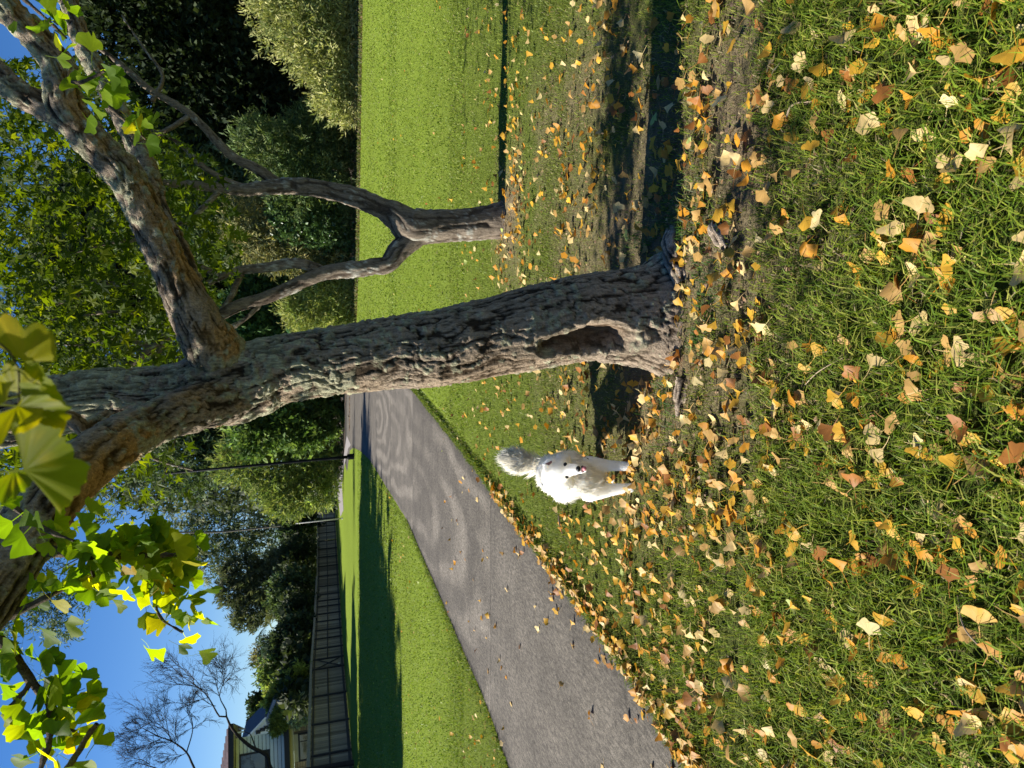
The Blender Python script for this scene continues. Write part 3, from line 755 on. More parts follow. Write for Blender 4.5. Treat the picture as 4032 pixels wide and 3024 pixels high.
limb2([(753, 452, 20), (640, 520, 16), (500, 560, 12), (330, 540, 8)], 83, 14)
limb2([(870, 1090, 20), (720, 1010, 16), (560, 940, 13), (380, 900, 9), (200, 850, 6)], 84, 14)
limb2([(600, 1370, 18), (460, 1330, 15), (300, 1360, 11), (120, 1330, 7)], 85, 14)
limb2([(780, 1290, 16), (760, 1500, 13), (700, 1700, 10), (640, 1900, 7)], 86, 14)
BARKC.update(keep)
# its foliage: clusters hung through the crown's volume
LV, LF = lobed_template()
rg = np.random.default_rng(81)
LGREEN = 0.8 * np.array(((0.07, 0.105, 0.008), (0.048, 0.08, 0.008), (0.09, 0.125, 0.009), (0.034, 0.06, 0.008), (0.15, 0.18, 0.010)))
cl = []
def inside(V, y):
    """outline of the crown as the photograph shows it"""
    top = -300
    bot = np.interp(y, (250, 420, 560, 680, 800, 900, 1080, 1250, 1500, 1800, 1950, 2080), (420, 560, 720, 900, 900, 960, 960, 820, 760, 780, 830, 560))
    return (V > top) & (V < bot) & (y > 230) & (y < 2080)
while len(cl) < 520:
    V_ = rg.uniform(-250, 960); y_ = rg.uniform(230, 2080)
    if not inside(np.array([V_]), np.array([y_]))[0]: continue
    Yd = rg.uniform(5.0, 8.6)
    c_ = at(V_, y_, Yd)
    land = c_[:2] + np.array((L.x, L.y)) * c_[2] / -L.z
    lv, ly, _ = project(np.array([[land[0], land[1], 0.0]]))
    if ly[0] > -60 and rg.random() < 0.9: continue        # clusters left out: the crown is shaped so its shade misses the visible lawn
    cl.append(c_)
cl = np.array(cl)
NL = 9500
pick = rg.integers(0, len(cl), NL)
p = cl[pick] + rg.normal(0, 1, (NL, 3)) * np.array((0.30, 0.30, 0.20))
pv, py_, pd_ = project(p)
ok = inside(pv, py_)
p = p[ok]; pick = pick[ok]; pd_ = pd_[ok]; pv = pv[ok]; py_ = py_[ok]; NL = len(p)
Rm = frames(unit(rg.normal(0, 0.7, (NL, 3)) + (0, -0.2, -0.55)), unit(rg.normal(0, 0.55, (NL, 3)) + (-0.15, -0.25, 0.75)))
sz = rg.uniform(0.045, 0.085, NL)
cix = np.clip((rg.normal(0, 1, NL) + (pick % 5) - 0.5).astype(int), 0, 4)
vis = (pv > 0) & (py_ > 0) & (py_ < 3024)
order = np.argsort(np.where(vis, pd_ / sz, 1e9))
big, rest = order[:296], order[296:]
Vv, Ff, Cc = scatter(LV, LF, p[rest] - B2, Rm[rest], sz[rest], LGREEN[cix[rest]] * rg.uniform(0.8, 1.2, (len(rest), 1)))
tag(link('foliage', mesh_np('foliage', Vv, Ff, M['lobed'], Cc), forked), kind='stuff')
LM = [mesh_np('leaf', LV, LF, M['lobed'], np.tile(c, (len(LV), 1))) for c in LGREEN]
def put(o, Rm, s, pos):
    mw = Matrix.Identity(4)
    for a_ in range(3):
        for b_ in range(3): mw[a_][b_] = float(Rm[a_, b_] * s)
    mw[0][3], mw[1][3], mw[2][3] = map(float, pos)
    o.matrix_local = mw
for i in big:
    put(link('leaf', LM[cix[i]], forked), Rm[i], sz[i], p[i] - B2)

# --- shrubs and trees of the background
def leafy(name, label, cat, lobes, n, leaf, colors, style='lance', mat='foliage', trunk=None, group=None, spray=6, droop=0.0, seed=0, up=0.35, fill=0.55, lsd=0.12, lumpy=0.85):
    """lobes: (centre, radii) ellipsoids; foliage sprays sit on and in them, each with a crown and a trunk"""
    rg = np.random.default_rng(1000 + seed)
    base = np.mean([c for c, r in lobes], 0); base = np.array((base[0], base[1], 0.0))
    t = thing(name, label, cat, base, group)
    V0, F0 = {'lance': (LANCE_V, LANCE_F), 'oval': (OVAL_V, OVAL_F), 'narrow': (NARROW_V, OVAL_F)}[style]
    TVs = [spray_template(spray, seed * 7 + k, V0, F0, 0.8, droop) for k in range(3)]
    w = np.array([r[0] * r[2] + r[0] * r[1] for c, r in lobes]); w = w / w.sum()
    parts = []
    for k, (TV_, TF_) in enumerate(TVs):
        m = n // (3 * spray)
        li = rg.choice(len(lobes), m, p=w)
        d = rdir(m, rg); d[:, 1] = np.where(d[:, 1] > 0.45, -d[:, 1], d[:, 1])     # fewer on the far side
        C = np.array([lobes[q][0] for q in li]); Rr_ = np.array([lobes[q][1] for q in li])
        lump = 0.97 - lumpy / 2 + lumpy * fbm(d * 3.1 + li[:, None] * 3.7, 3, seed)
        rad = (1 - fill * rg.random(m) ** 2.2)[:, None] * lump[:, None]
        P_ = C + d * Rr_ * rad
        outl = rg.random(m) < 0.10
        P_ = np.where(outl[:, None], C + d * Rr_ * lump[:, None] * rg.uniform(0.98, 1.28, (m, 1)), P_)
        okz = P_[:, 2] > 0.08
        P_ = P_[okz]; d = d[okz]; m = len(P_)
        Yd = unit(d * 0.9 + rg.normal(0, 0.45, (m, 3)) + np.array((0, 0, up - droop)))
        N_ = unit(d * 0.5 + rg.normal(0, 0.5, (m, 3)) + np.array((-0.2, -0.2, 0.5)))
        Rm_ = frames(Yd, N_)
        c = 1.9 * np.array(colors)[rg.integers(0, len(colors), m)] * np.exp(rg.normal(0, lsd, (m, 1))) * (0.75 + 0.5 * fbm(P_ * 0.9, 2, seed + 3))[:, None]
        parts.append(scatter(TV_, TF_, P_ - base, Rm_, rg.uniform(0.75, 1.25, m) * leaf, c))
    Vv, Ff, Cc = join(parts)
    tag(link('crown', mesh_np('crown', Vv, Ff, M[mat], Cc), t), kind='stuff')
    if trunk is not None:
        for q in trunk:
            P_, R_ = np.array(q[0], float), np.array(q[1], float)
            Vt, Ft, Ct, an, Dt, st, Qt = tube(P_ - base, R_, 8, 0.5)
            tc = q[2] if len(q) > 2 else (0.13, 0.11, 0.09)
            link(q[3] if len(q) > 3 else 'trunk', mesh_np('trunk', Vt, Ft, M['farbark'], np.tile(tc, (len(Vt), 1)), True), t)
    return t
def lobes_px(Y, *ell, depth=0.8):
    """ellipsoids from picture boxes (V centre, y centre, half height, half width) at distance Y"""
    r = []
    for e in ell:
        Vc, yc, hv, hy = e[:4]; Yq = Y + (e[4] if len(e) > 4 else 0)
        m = mpp(Vc, yc, Yq); c = at(Vc, yc, Yq)
        r.append((c, np.array((hy * m, min(hy, hv) * m * depth, hv * m))))
    return r
def stem_px(Y, *pts, col=(0.13, 0.11, 0.09), name='trunk'):
    P_ = [at(a, b, Y) for a, b, w in pts]; R_ = [w / 2 * mpp(a, b, Y) for a, b, w in pts]
    return (P_, R_, col, name)
def root_stem(lobe, w=0.12, col=(0.12, 0.10, 0.08)):
    c, r = lobe; return ([(c[0], c[1] + 0.2, -0.1), (c[0] + 0.15, c[1] + 0.2, c[2] * 0.5), (c[0], c[1] + 0.15, c[2] + r[2] * 0.4)], [w, w * 0.8, w * 0.3], col)

lb = lobes_px(34.0, (1290, 120, 120, 240), (1170, 60, 130, 200), (1080, -30, 110, 160), (1330, 300, 85, 160), (1290, 400, 60, 70), (1345, 430, 50, 60), (1230, 210, 90, 120), (1350, -60, 80, 200), (1375, 100, 45, 260), (1380, 380, 35, 130))
leafy('willowy_bush', 'pale sunlit olive green bush at the right end of the lawn edge', 'bush', lb, 34000, 0.27, ((0.20, 0.205, 0.07), (0.16, 0.17, 0.06), (0.24, 0.23, 0.10), (0.10, 0.12, 0.045)), 'narrow', trunk=[root_stem(lb[0])], seed=1, up=0.5, lsd=0.15)
lb = lobes_px(41.0, (560, 60, 230, 240), (760, 250, 220, 260), (900, 80, 200, 260), (480, -120, 200, 240), (640, 420, 150, 140), (1000, 320, 180, 220), (880, 500, 150, 140), (420, 130, 100, 120))
leafy('dark_tree', 'tall near black evergreen tree behind the pale sunlit bush', 'tree', lb, 30000, 0.42, ((0.014, 0.022, 0.009), (0.011, 0.018, 0.008), (0.02, 0.028, 0.012)), 'oval', trunk=[root_stem(lb[2], 0.35)], seed=2)
lb = lobes_px(37.0, (1240, 560, 130, 150), (1120, 620, 120, 150), (1300, 700, 95, 120), (1170, 760, 110, 110), (1340, 560, 60, 130), (1010, 560, 90, 110), (1380, 660, 45, 200))
leafy('olive_shrub', 'mid green shrub with thin upright leaves, right of the forked trunk', 'shrub', lb, 26000, 0.28, ((0.07, 0.10, 0.035), (0.05, 0.075, 0.028), (0.11, 0.13, 0.05), (0.035, 0.055, 0.02)), 'narrow', trunk=[root_stem(lb[0])], seed=3, lsd=0.2)
lb = lobes_px(42.0, (860, 620, 150, 160), (720, 700, 160, 180), (1000, 760, 140, 170), (840, 860, 170, 170), (640, 900, 150, 200))
leafy('feathery_tree', 'dull green feathery tree rising behind the mid green shrub', 'tree', lb, 30000, 0.6, ((0.05, 0.075, 0.035), (0.035, 0.055, 0.024), (0.085, 0.10, 0.05)), 'narrow', trunk=[root_stem(lb[0], 0.3)], seed=4, lsd=0.2)
lb = lobes_px(37.5, (1190, 880, 110, 85), (1290, 900, 80, 90), (1120, 850, 60, 60), (1375, 880, 40, 110))
leafy('glossy_shrub', 'glossy bright green shrub seen between the two forked stems', 'shrub', lb, 11000, 0.2, ((0.035, 0.065, 0.02), (0.05, 0.085, 0.025), (0.025, 0.045, 0.016)), 'oval', 'gloss', trunk=[root_stem(lb[0], 0.08)], seed=5)
lb = lobes_px(38.5, (1060, 960, 110, 110), (1180, 1010, 120, 90), (1310, 1010, 80, 100), (960, 900, 90, 120), (1340, 820, 45, 120), (1370, 1040, 40, 110))
leafy('brownish_shrub', 'brownish olive shrub with yellowing leaf tips behind the left forked stem', 'shrub', lb, 18000, 0.28, ((0.12, 0.115, 0.045), (0.08, 0.085, 0.035), (0.18, 0.155, 0.055), (0.05, 0.06, 0.03)), 'narrow', trunk=[root_stem(lb[1], 0.1)], seed=6, lsd=0.22)
lb = lobes_px(38.0, (1260, 1180, 110, 90), (1200, 1230, 90, 80), (1330, 1150, 60, 90), (1320, 1260, 70, 70), (1365, 1180, 40, 120))
leafy('bamboo_clump', 'yellow green bamboo like clump between the left stem and the big trunk', 'shrub', lb, 18000, 0.26, ((0.17, 0.19, 0.055), (0.12, 0.15, 0.045), (0.22, 0.22, 0.075)), 'narrow', trunk=[root_stem(lb[0], 0.06)], seed=7, up=0.6)
lb = lobes_px(41.0, (1110, 1180, 90, 100), (1040, 1130, 80, 110), (1150, 1290, 100, 90), (960, 1240, 90, 120), (1010, 1360, 120, 120))
leafy('dark_shrub', 'dark green shrub above the bamboo like clump', 'shrub', lb, 14000, 0.34, ((0.03, 0.065, 0.022), (0.045, 0.085, 0.028), (0.022, 0.045, 0.018)), 'oval', trunk=[root_stem(lb[0], 0.12)], seed=8)
lb = lobes_px(63.0, (1290, 1620, 70, 110), (1200, 1660, 100, 110), (1100, 1650, 110, 100), (1260, 1520, 90, 110), (1010, 1700, 90, 100))
leafy('path_end_shrub', 'leafy green shrub closing the end of the path left of the big trunk', 'shrub', lb, 16000, 0.5, ((0.06, 0.10, 0.026), (0.10, 0.14, 0.04), (0.035, 0.06, 0.02)), 'oval', trunk=[root_stem(lb[0], 0.15)], seed=9, lsd=0.25)
lb = lobes_px(66.0, (1280, 1830, 75, 100), (1180, 1800, 100, 100), (1080, 1850, 110, 120), (1220, 1930, 90, 90), (960, 1800, 110, 110), (1300, 1740, 55, 70), (1130, 1960, 90, 80))
leafy('sunlit_shrub', 'sunlit yellow green shrub bank behind the black lamp post', 'shrub', lb, 22000, 0.5, ((0.14, 0.17, 0.05), (0.10, 0.13, 0.04), (0.18, 0.19, 0.06), (0.05, 0.075, 0.025)), 'narrow', trunk=[root_stem(lb[0], 0.15)], seed=10, lsd=0.25)
lb = lobes_px(135.0, (760, 1960, 130, 120), (860, 2080, 130, 120), (980, 2010, 130, 130), (1080, 2120, 110, 110), (960, 2190, 110, 90), (1160, 2030, 80, 90), (820, 2210, 90, 80), (740, 2130, 70, 90), (1120, 2230, 70, 70))
leafy('weeping_gum_tree', 'drooping grey green gum tree with pale limbs behind the fence', 'tree', lb, 20000, 1.0, ((0.09, 0.105, 0.055), (0.06, 0.08, 0.04), (0.14, 0.145, 0.08), (0.035, 0.05, 0.025)), 'narrow', trunk=[root_stem(lb[2], 0.4), stem_px(134, (1150, 1990, 16), (1040, 1945, 12), (950, 1900, 9), (880, 1880, 6), col=(0.5, 0.45, 0.38), name='limb'), stem_px(134, (1100, 2050, 12), (980, 2020, 10), (900, 1990, 6), col=(0.5, 0.45, 0.38), name='limb')], seed=11, droop=0.6, up=0.0, lsd=0.25)
lb = lobes_px(78.0, (860, 1640, 180, 150), (1000, 1560, 150, 150), (700, 1560, 180, 180), (760, 1800, 150, 130))
leafy('shadowy_tree', 'shadowy green tree rising beyond the end of the path', 'tree', lb, 13000, 0.9, ((0.035, 0.055, 0.022), (0.06, 0.085, 0.035), (0.022, 0.036, 0.016)), 'lance', trunk=[root_stem(lb[0], 0.4)], seed=12, lsd=0.2)
lb = lobes_px(105.0, (960, 2250, 80, 65), (940, 2330, 75, 60), (1010, 2390, 80, 60), (1060, 2300, 90, 80), (1140, 2240, 90, 90), (970, 2440, 55, 35), (1120, 2370, 70, 60))
leafy('cypress_tree', 'dark rounded cypress with lumpy grey green sprays against the sky', 'tree', lb, 16000, 0.75, ((0.06, 0.07, 0.04), (0.04, 0.05, 0.03), (0.085, 0.09, 0.055)), 'lance', trunk=[root_stem(lb[3], 0.6)], seed=13, fill=0.35, up=0.6, lsd=0.2)
rowspec = [(1180, 2060, 70, 110, 118, (0.025, 0.04, 0.018), 'dark green bush above the far fence behind the thin pole'),
           (1170, 2220, 75, 100, 104, (0.035, 0.05, 0.022), 'dark bush hanging over the fence under the cypress'),
           (1150, 2330, 90, 80, 92, (0.05, 0.07, 0.03), 'mixed green bush over the fence between cypress and palm'),
           (1180, 2420, 70, 70, 82, (0.02, 0.032, 0.016), 'almost black bush behind the fence left of the striped awning'),
           (1160, 2500, 85, 70, 76, (0.03, 0.042, 0.02), 'dark bush behind the fence under the palm'),
           (1090, 2560, 90, 60, 84, (0.10, 0.09, 0.04), 'tawny bush with dead fronds next to the palm'),
           (1110, 2640, 85, 70, 76, (0.075, 0.10, 0.03), 'olive bush behind the fence near its gate'),
           (1170, 2690, 55, 60, 64, (0.15, 0.17, 0.04), 'yellow green hedge showing over the fence right of the houses'),
           (1110, 2750, 55, 60, 68, (0.17, 0.19, 0.045), 'bright yellow green tree in front of the slate roofs'),
           (1185, 2800, 40, 50, 58, (0.16, 0.19, 0.13), 'silvery green bush over the fence beside the brick wall'),
           (1040, 2780, 50, 55, 92, (0.02, 0.032, 0.016), 'dark tree behind the white gabled house'),
           (1100, 2840, 28, 45, 60, (0.10, 0.12, 0.03), 'small olive bush below the white gable')]
for k, (Vc, yc, hv, hy, Yq, c, lab) in enumerate(rowspec):
    c = np.array(c)
    lb = lobes_px(Yq, (Vc, yc, hv, hy), (Vc - hv * 0.4, yc + hy * 0.5, hv * 0.6, hy * 0.6), (Vc + hv * 0.3, yc - hy * 0.6, hv * 0.7, hy * 0.6))
    leafy('bush' if hv < 80 else 'garden_tree', lab, 'bush' if hv < 80 else 'tree', lb, 4200, 0.0055 * Yq, (c, c * 1.5, c * 0.6), 'lance' if k % 2 else 'oval', trunk=[root_stem(lb[0], 0.15)], group='garden trees and bushes behind the fence', seed=20 + k, lsd=0.25)
# the dense wood closing the view behind the shrubs: one far mass
rgw = np.random.default_rng(404)
nW = 62000
Vw = rgw.uniform(120, 1385, nW * 2); yw = rgw.uniform(-420, 2010, nW * 2)
topw = np.interp(yw, (-420, 300, 430, 520, 700, 1500, 1900, 2010), (520, 620, 640, 500, 180, 60, 180, 560)) + 130 * (n2(yw, yw * 0, 0.012, 9) - 0.5)
km = Vw > topw; Vw, yw = Vw[km][:nW], yw[km][:nW]
Yw = np.where(yw < 1330, rgw.uniform(47, 58, len(yw)), rgw.uniform(88, 110, len(yw)))
Pw = np.array([at(a, b, c) for a, b, c in zip(Vw, yw, Yw)])
qh = rgw.uniform(1990, 2800, 9000); Yh = gp(1350, 1512)[1] * 0 + np.array([gp(np.interp(q, (1910, 2000, 2308, 2617, 3024), (1314, 1318, 1336, 1355, 1391)), q)[1] for q in qh]) + rgw.uniform(3, 12, 9000)
Vh = rgw.uniform(1150, 1300, 9000) - 60 * n2(qh, qh * 0, 0.02, 5)
Pw = np.vstack([Pw, np.array([at(a, b, c) for a, b, c in zip(Vh, qh, Yh)])])
Pw = Pw[Pw[:, 2] > 0.1]; nw = len(Pw)
Rw = frames(unit(rgw.normal(0, 1, (nw, 3)) + (0, -0.3, 0.2)), unit(rgw.normal(0, 0.6, (nw, 3)) + (-0.3, -0.6, 0.5)))
cw = np.array(((0.045, 0.06, 0.025), (0.07, 0.088, 0.036), (0.028, 0.04, 0.017)))[rgw.integers(0, 3, nw)] * np.exp(rgw.normal(0, 0.2, (nw, 1)))
Vv, Ff, Cc = scatter(OVAL_V * np.array((1.2, 1, 1)), OVAL_F, Pw, Rw, rgw.uniform(0.5, 0.95, nw) * np.where(Pw[:, 1] > 59, 1.0, 1.0), cw)
tag(link('woodland', mesh_np('woodland', Vv, Ff, M['foliage'], Cc)), 'dark wood closing the view behind the shrubs', kind='stuff')
# tall gum high behind the ginkgo leaves
lb = lobes_px(120.0, (60, 2320, 90, 110), (180, 2400, 90, 100), (250, 2470, 60, 70), (300, 2330, 70, 80), (-60, 2430, 120, 120), (120, 2200, 120, 110), (20, 2560, 60, 50), (-180, 2300, 150, 200))
leafy('tall_gum_tree', 'tall sparse gum tree high behind the ginkgo leaves on the left', 'tree', lb, 9000, 0.9, ((0.06, 0.085, 0.045), (0.10, 0.125, 0.075), (0.035, 0.055, 0.03)), 'narrow', trunk=[([tuple(at(300, 2090, 120) * (1, 1, 0)), tuple(at(900, 2092, 120)), tuple(at(500, 2120, 120)), tuple(at(60, 2330, 120))], [0.16, 0.14, 0.12, 0.06], (0.12, 0.11, 0.09))], seed=40, droop=0.4, fill=0.8, lsd=0.25)
lb = lobes_px(52.0, (420, 1250, 330, 330), (650, 1000, 280, 300), (200, 1000, 260, 320), (300, 1600, 260, 260), (620, 1500, 230, 280), (150, 1850, 200, 200), (450, 1850, 230, 190), (560, 720, 200, 200), (100, 660, 170, 200), (690, 1830, 150, 150))
leafy('backdrop_tree', 'large grey green tree filling the view behind the forked tree leaves', 'tree', lb, 22000, 0.42, ((0.05, 0.07, 0.035), (0.03, 0.045, 0.022), (0.085, 0.105, 0.06), (0.02, 0.03, 0.014)), 'narrow', trunk=[root_stem(lb[1], 0.5)], seed=41, lsd=0.3)
# trees beyond the left edge whose shade lies across the lawn
for k, (x, y, h, w, lab) in enumerate(((-27, 20.5, 15.0, 5.0, 'round dark tree beyond the fence, out at the left, shading the near lawn'), (-27, 26, 16.2, 5.0, 'second dark tree beyond the fence at the left whose shade darkens the middle lawn'),
                                       (-27, 32.0, 18.8, 4.4, 'tallest dark tree beyond the fence, out at the left, shading the path bend'), (-30, 43, 12.0, 4.5, 'dark tree behind the boundary fence, out of the picture beside the house'))):
    lb = [(np.array((x, y, h * 0.62)), np.array((w, w, h * 0.36))), (np.array((x + 1, y - 2, h * 0.4)), np.array((w * 0.9, w * 0.8, h * 0.38))), (np.array((x - 1, y + 2, h * 0.45)), np.array((w * 0.8, w * 0.9, h * 0.4)))]
    leafy('shade_tree', lab, 'tree', lb, 18000, 1.0, ((0.03, 0.045, 0.02), (0.05, 0.07, 0.03)), 'oval', trunk=[root_stem(lb[0], 0.4)], group='shade trees out of the picture', seed=50 + k, lumpy=0.1, fill=0.3)

# palms
def palm(label, V_, y_, Y_, n, ln, col, seed, htrunk=True):
    top = at(V_, y_, Y_); rg = np.random.default_rng(seed)
    t = thing('palm_tree', label, 'palm', (top[0], top[1], 0), 'palms behind the fence')
    b = np.array((top[0], top[1], 0))
    Vt, Ft, *_ = tube(np.array([(0, 0, -0.1), (0.05, 0, top[2] * 0.5), (0, 0, top[2])]), np.array((0.22, 0.17, 0.15)), 8, 0.6)
    link('trunk', mesh_np('trunk', Vt, Ft, M['farbark'], np.tile((0.12, 0.10, 0.08), (len(Vt), 1)), True), t)
    for k in range(n):
        az = k * 2.4 + rg.uniform(-0.3, 0.3); el = rg.uniform(-0.2, 1.25)
        pts = []
        for q in np.linspace(0, 1, 9):
            pts.append(np.array((math.cos(az) * math.cos(el) * q, math.sin(az) * math.cos(el) * q, math.sin(el) * q - 0.75 * q * q)) * ln)
        pts = np.array(pts); Vs = []; Fs = []
        side = unit(np.array((-math.sin(az), math.cos(az), 0)))
        for q in range(1, 9):
            for sg in (-1, 1):
                for h_ in (0.0, 0.5):
                    p0 = pts[q - 1] * (1 - h_) + pts[q] * h_; tg = unit(pts[q] - pts[q - 1])
                    tip = p0 + (side * sg * 0.8 + tg * 0.7 - np.array((0, 0, 0.35))) * ln * 0.26 * (1 - 0.5 * q / 9)
                    i = len(Vs); Vs += [p0, p0 + tg * ln * 0.035, tip]; Fs.append((i, i + 1, i + 2))
        Vs = np.array(Vs) + np.array((0, 0, top[2]))
        link('frond', mesh_np('frond', Vs, np.array(Fs), M['foliage'], np.tile(np.array(col) * rg.uniform(0.7, 1.3), (len(Vs), 1))), t)
palm('dark feathery palm standing against the sky left of the cypress', 1040, 2545, 82, 16, 3.2, (0.05, 0.085, 0.04), 1)
palm('small palm with yellowing fronds right beside the cypress', 1075, 2415, 96, 14, 3.0, (0.11, 0.12, 0.04), 2)
palm('low fan of green palm fronds between the forked tree and the big trunk', 1150, 1250, 39.5, 13, 1.7, (0.05, 0.13, 0.05), 3)

# bare trees against the sky
def bare(label, stems, Y_, seed, fans, group='leafless trees by the house'):
    rg = np.random.default_rng(seed)
    b = at(stems[0][0][0], stems[0][0][1], Y_); b = np.array((b[0], b[1], 0.0))
    t = thing('bare_tree', label, 'tree', b, group)
    for k, st in enumerate(stems):
        P_ = np.array([at(q[0], q[1], Y_) for q in st]); R_ = np.array([q[2] / 2 * 0.55 * mpp(q[0], q[1], Y_) for q in st])
        if k == 0:
            P_ = np.vstack([b + (0, 0, -0.1), P_]); R_ = np.concatenate([[R_[0] * 1.3], R_])
        Vt, Ft, *_ = tube(P_ - b, R_, 7, 0.25)
        link('trunk' if k == 0 else 'limb', mesh_np('limb', Vt, Ft, M['farbark'], np.tile((0.05, 0.04, 0.034), (len(Vt), 1)), True), t)
    parts = []; off = 0
    def grow(p, d, ln, r, lev):
        nonlocal off
        q = [p]; dd = d.copy()
        for k in range(4):
            dd = unit(dd + rg.normal(0, 0.16, 3) + np.array((0, 0, 0.03))); q.append(q[-1] + dd * ln / 4)
        Vt, Ft, *_ = tube(np.array(q) - b, np.linspace(r, r * 0.55, 5), 3, 9)
        parts.append((Vt, Ft + off)); off += len(Vt)
        if lev <= 0: return
        for k in range(int(rg.integers(4, 8))):
            i = int(rg.integers(1, 5))
            nd = unit(dd + rg.normal(0, 0.38, 3)); grow(q[i], nd, ln * rg.uniform(0.5, 0.85), max(r * 0.62, 0.006), lev - 1)
    for (a, c, lv) in fans:
        p0 = at(a[0], a[1], Y_); p1 = at(c[0], c[1], Y_); d = p1 - p0; ln = np.linalg.norm(d)
        grow(p0, d / ln, ln * 0.66, 0.022, lv); grow(p0, unit(d / ln + rg.normal(0, 0.35, 3)), ln * 0.5, 0.018, lv - 1)
    Vt = np.vstack([q[0] for q in parts]); Ft = np.vstack([q[1] for q in parts])
    tag(link('twigs', mesh_np('twigs', Vt, Ft, M['farbark'], np.tile((0.06, 0.05, 0.042), (len(Vt), 1))), t), kind='stuff')
bare('leafless tree with a curving trunk crossing in front of the cream house', [[(1100, 3040, 30), (1050, 2974, 28), (986, 2939, 25), (933, 2892, 21), (904, 2851, 17), (892, 2822, 14), (864, 2821, 12), (821, 2747, 9), (778, 2704, 7), (722, 2667, 4)],
      [(892, 2822, 11), (890, 2796, 9), (864, 2741, 7), (880, 2690, 5)], [(1010, 2955, 10), (985, 2890, 7), (960, 2880, 4)]], 41, 5,
     [((778, 2704), (623, 2650), 3), ((722, 2667), (640, 2590), 3), ((800, 2725), (700, 2585), 3), ((864, 2741), (820, 2600), 3), ((880, 2690), (890, 2565), 3), ((880, 2700), (950, 2610), 3), ((821, 2747), (720, 2760), 2), ((850, 2780), (760, 2740), 2), ((880, 2700), (850, 2560), 3)])
bare('leafless tree with a cloud of fine twigs at the left edge of the sky', [[(820, 3110, 24), (765, 3024, 16), (735, 2963, 13), (679, 2920, 10), (625, 2900, 8), (556, 2864, 5)], [(735, 2963, 9), (759, 2864, 7), (734, 2772, 4)], [(679, 3050, 12), (600, 3020, 8), (530, 3000, 4)]], 43, 6,
     [((625, 2900), (470, 2830), 3), ((679, 2920), (540, 2990), 3), ((556, 2864), (450, 2930), 3), ((640, 2905), (500, 2990), 3), ((759, 2864), (690, 2760), 3), ((734, 2772), (640, 2780), 3), ((745, 2800), (790, 2740), 3), ((759, 2870), (830, 2800), 2), ((556, 2870), (540, 2800), 3), ((700, 2940), (620, 2820), 3), ((590, 3010), (480, 2960), 3), ((735, 2963), (640, 3020), 3), ((679, 2920), (590, 2780), 3)])

# ------------------------------------------------------------------ boundary fence
fence_posts = [1914, 1947, 1970, 1992, 2015, 2040, 2068, 2095, 2126, 2157, 2189, 2225, 2263, 2303, 2335, 2359, 2381, 2410, 2439, 2473, 2505, 2544, 2585, 2623, 2727, 2835, 2955, 3095]
fb = lambda y: np.interp(y, (1910, 2000, 2308, 2617, 3024, 3100), (1314, 1318, 1336, 1355, 1391, 1399))
ft = lambda y: np.interp(y, (1910, 2000, 2270, 2300, 2440, 2617, 3024, 3100), (1254, 1251, 1249, 1247, 1240, 1227, 1216, 1213))
fp = []
for y in fence_posts:
    b = gp(fb(y), y)
    if len(fp) and False: pass
    fp.append((b, at(ft(y), y + 0.0, b[1])[2]))
fo = fp[-1][0]
fence = thing('board_fence', 'long weathered wooden board fence along the left side of the lawn', 'fence', fo)
LT = np.array((math.sin(LEAN), 0, math.cos(LEAN)))
mb_rail = []
toward = None
board_me = {}
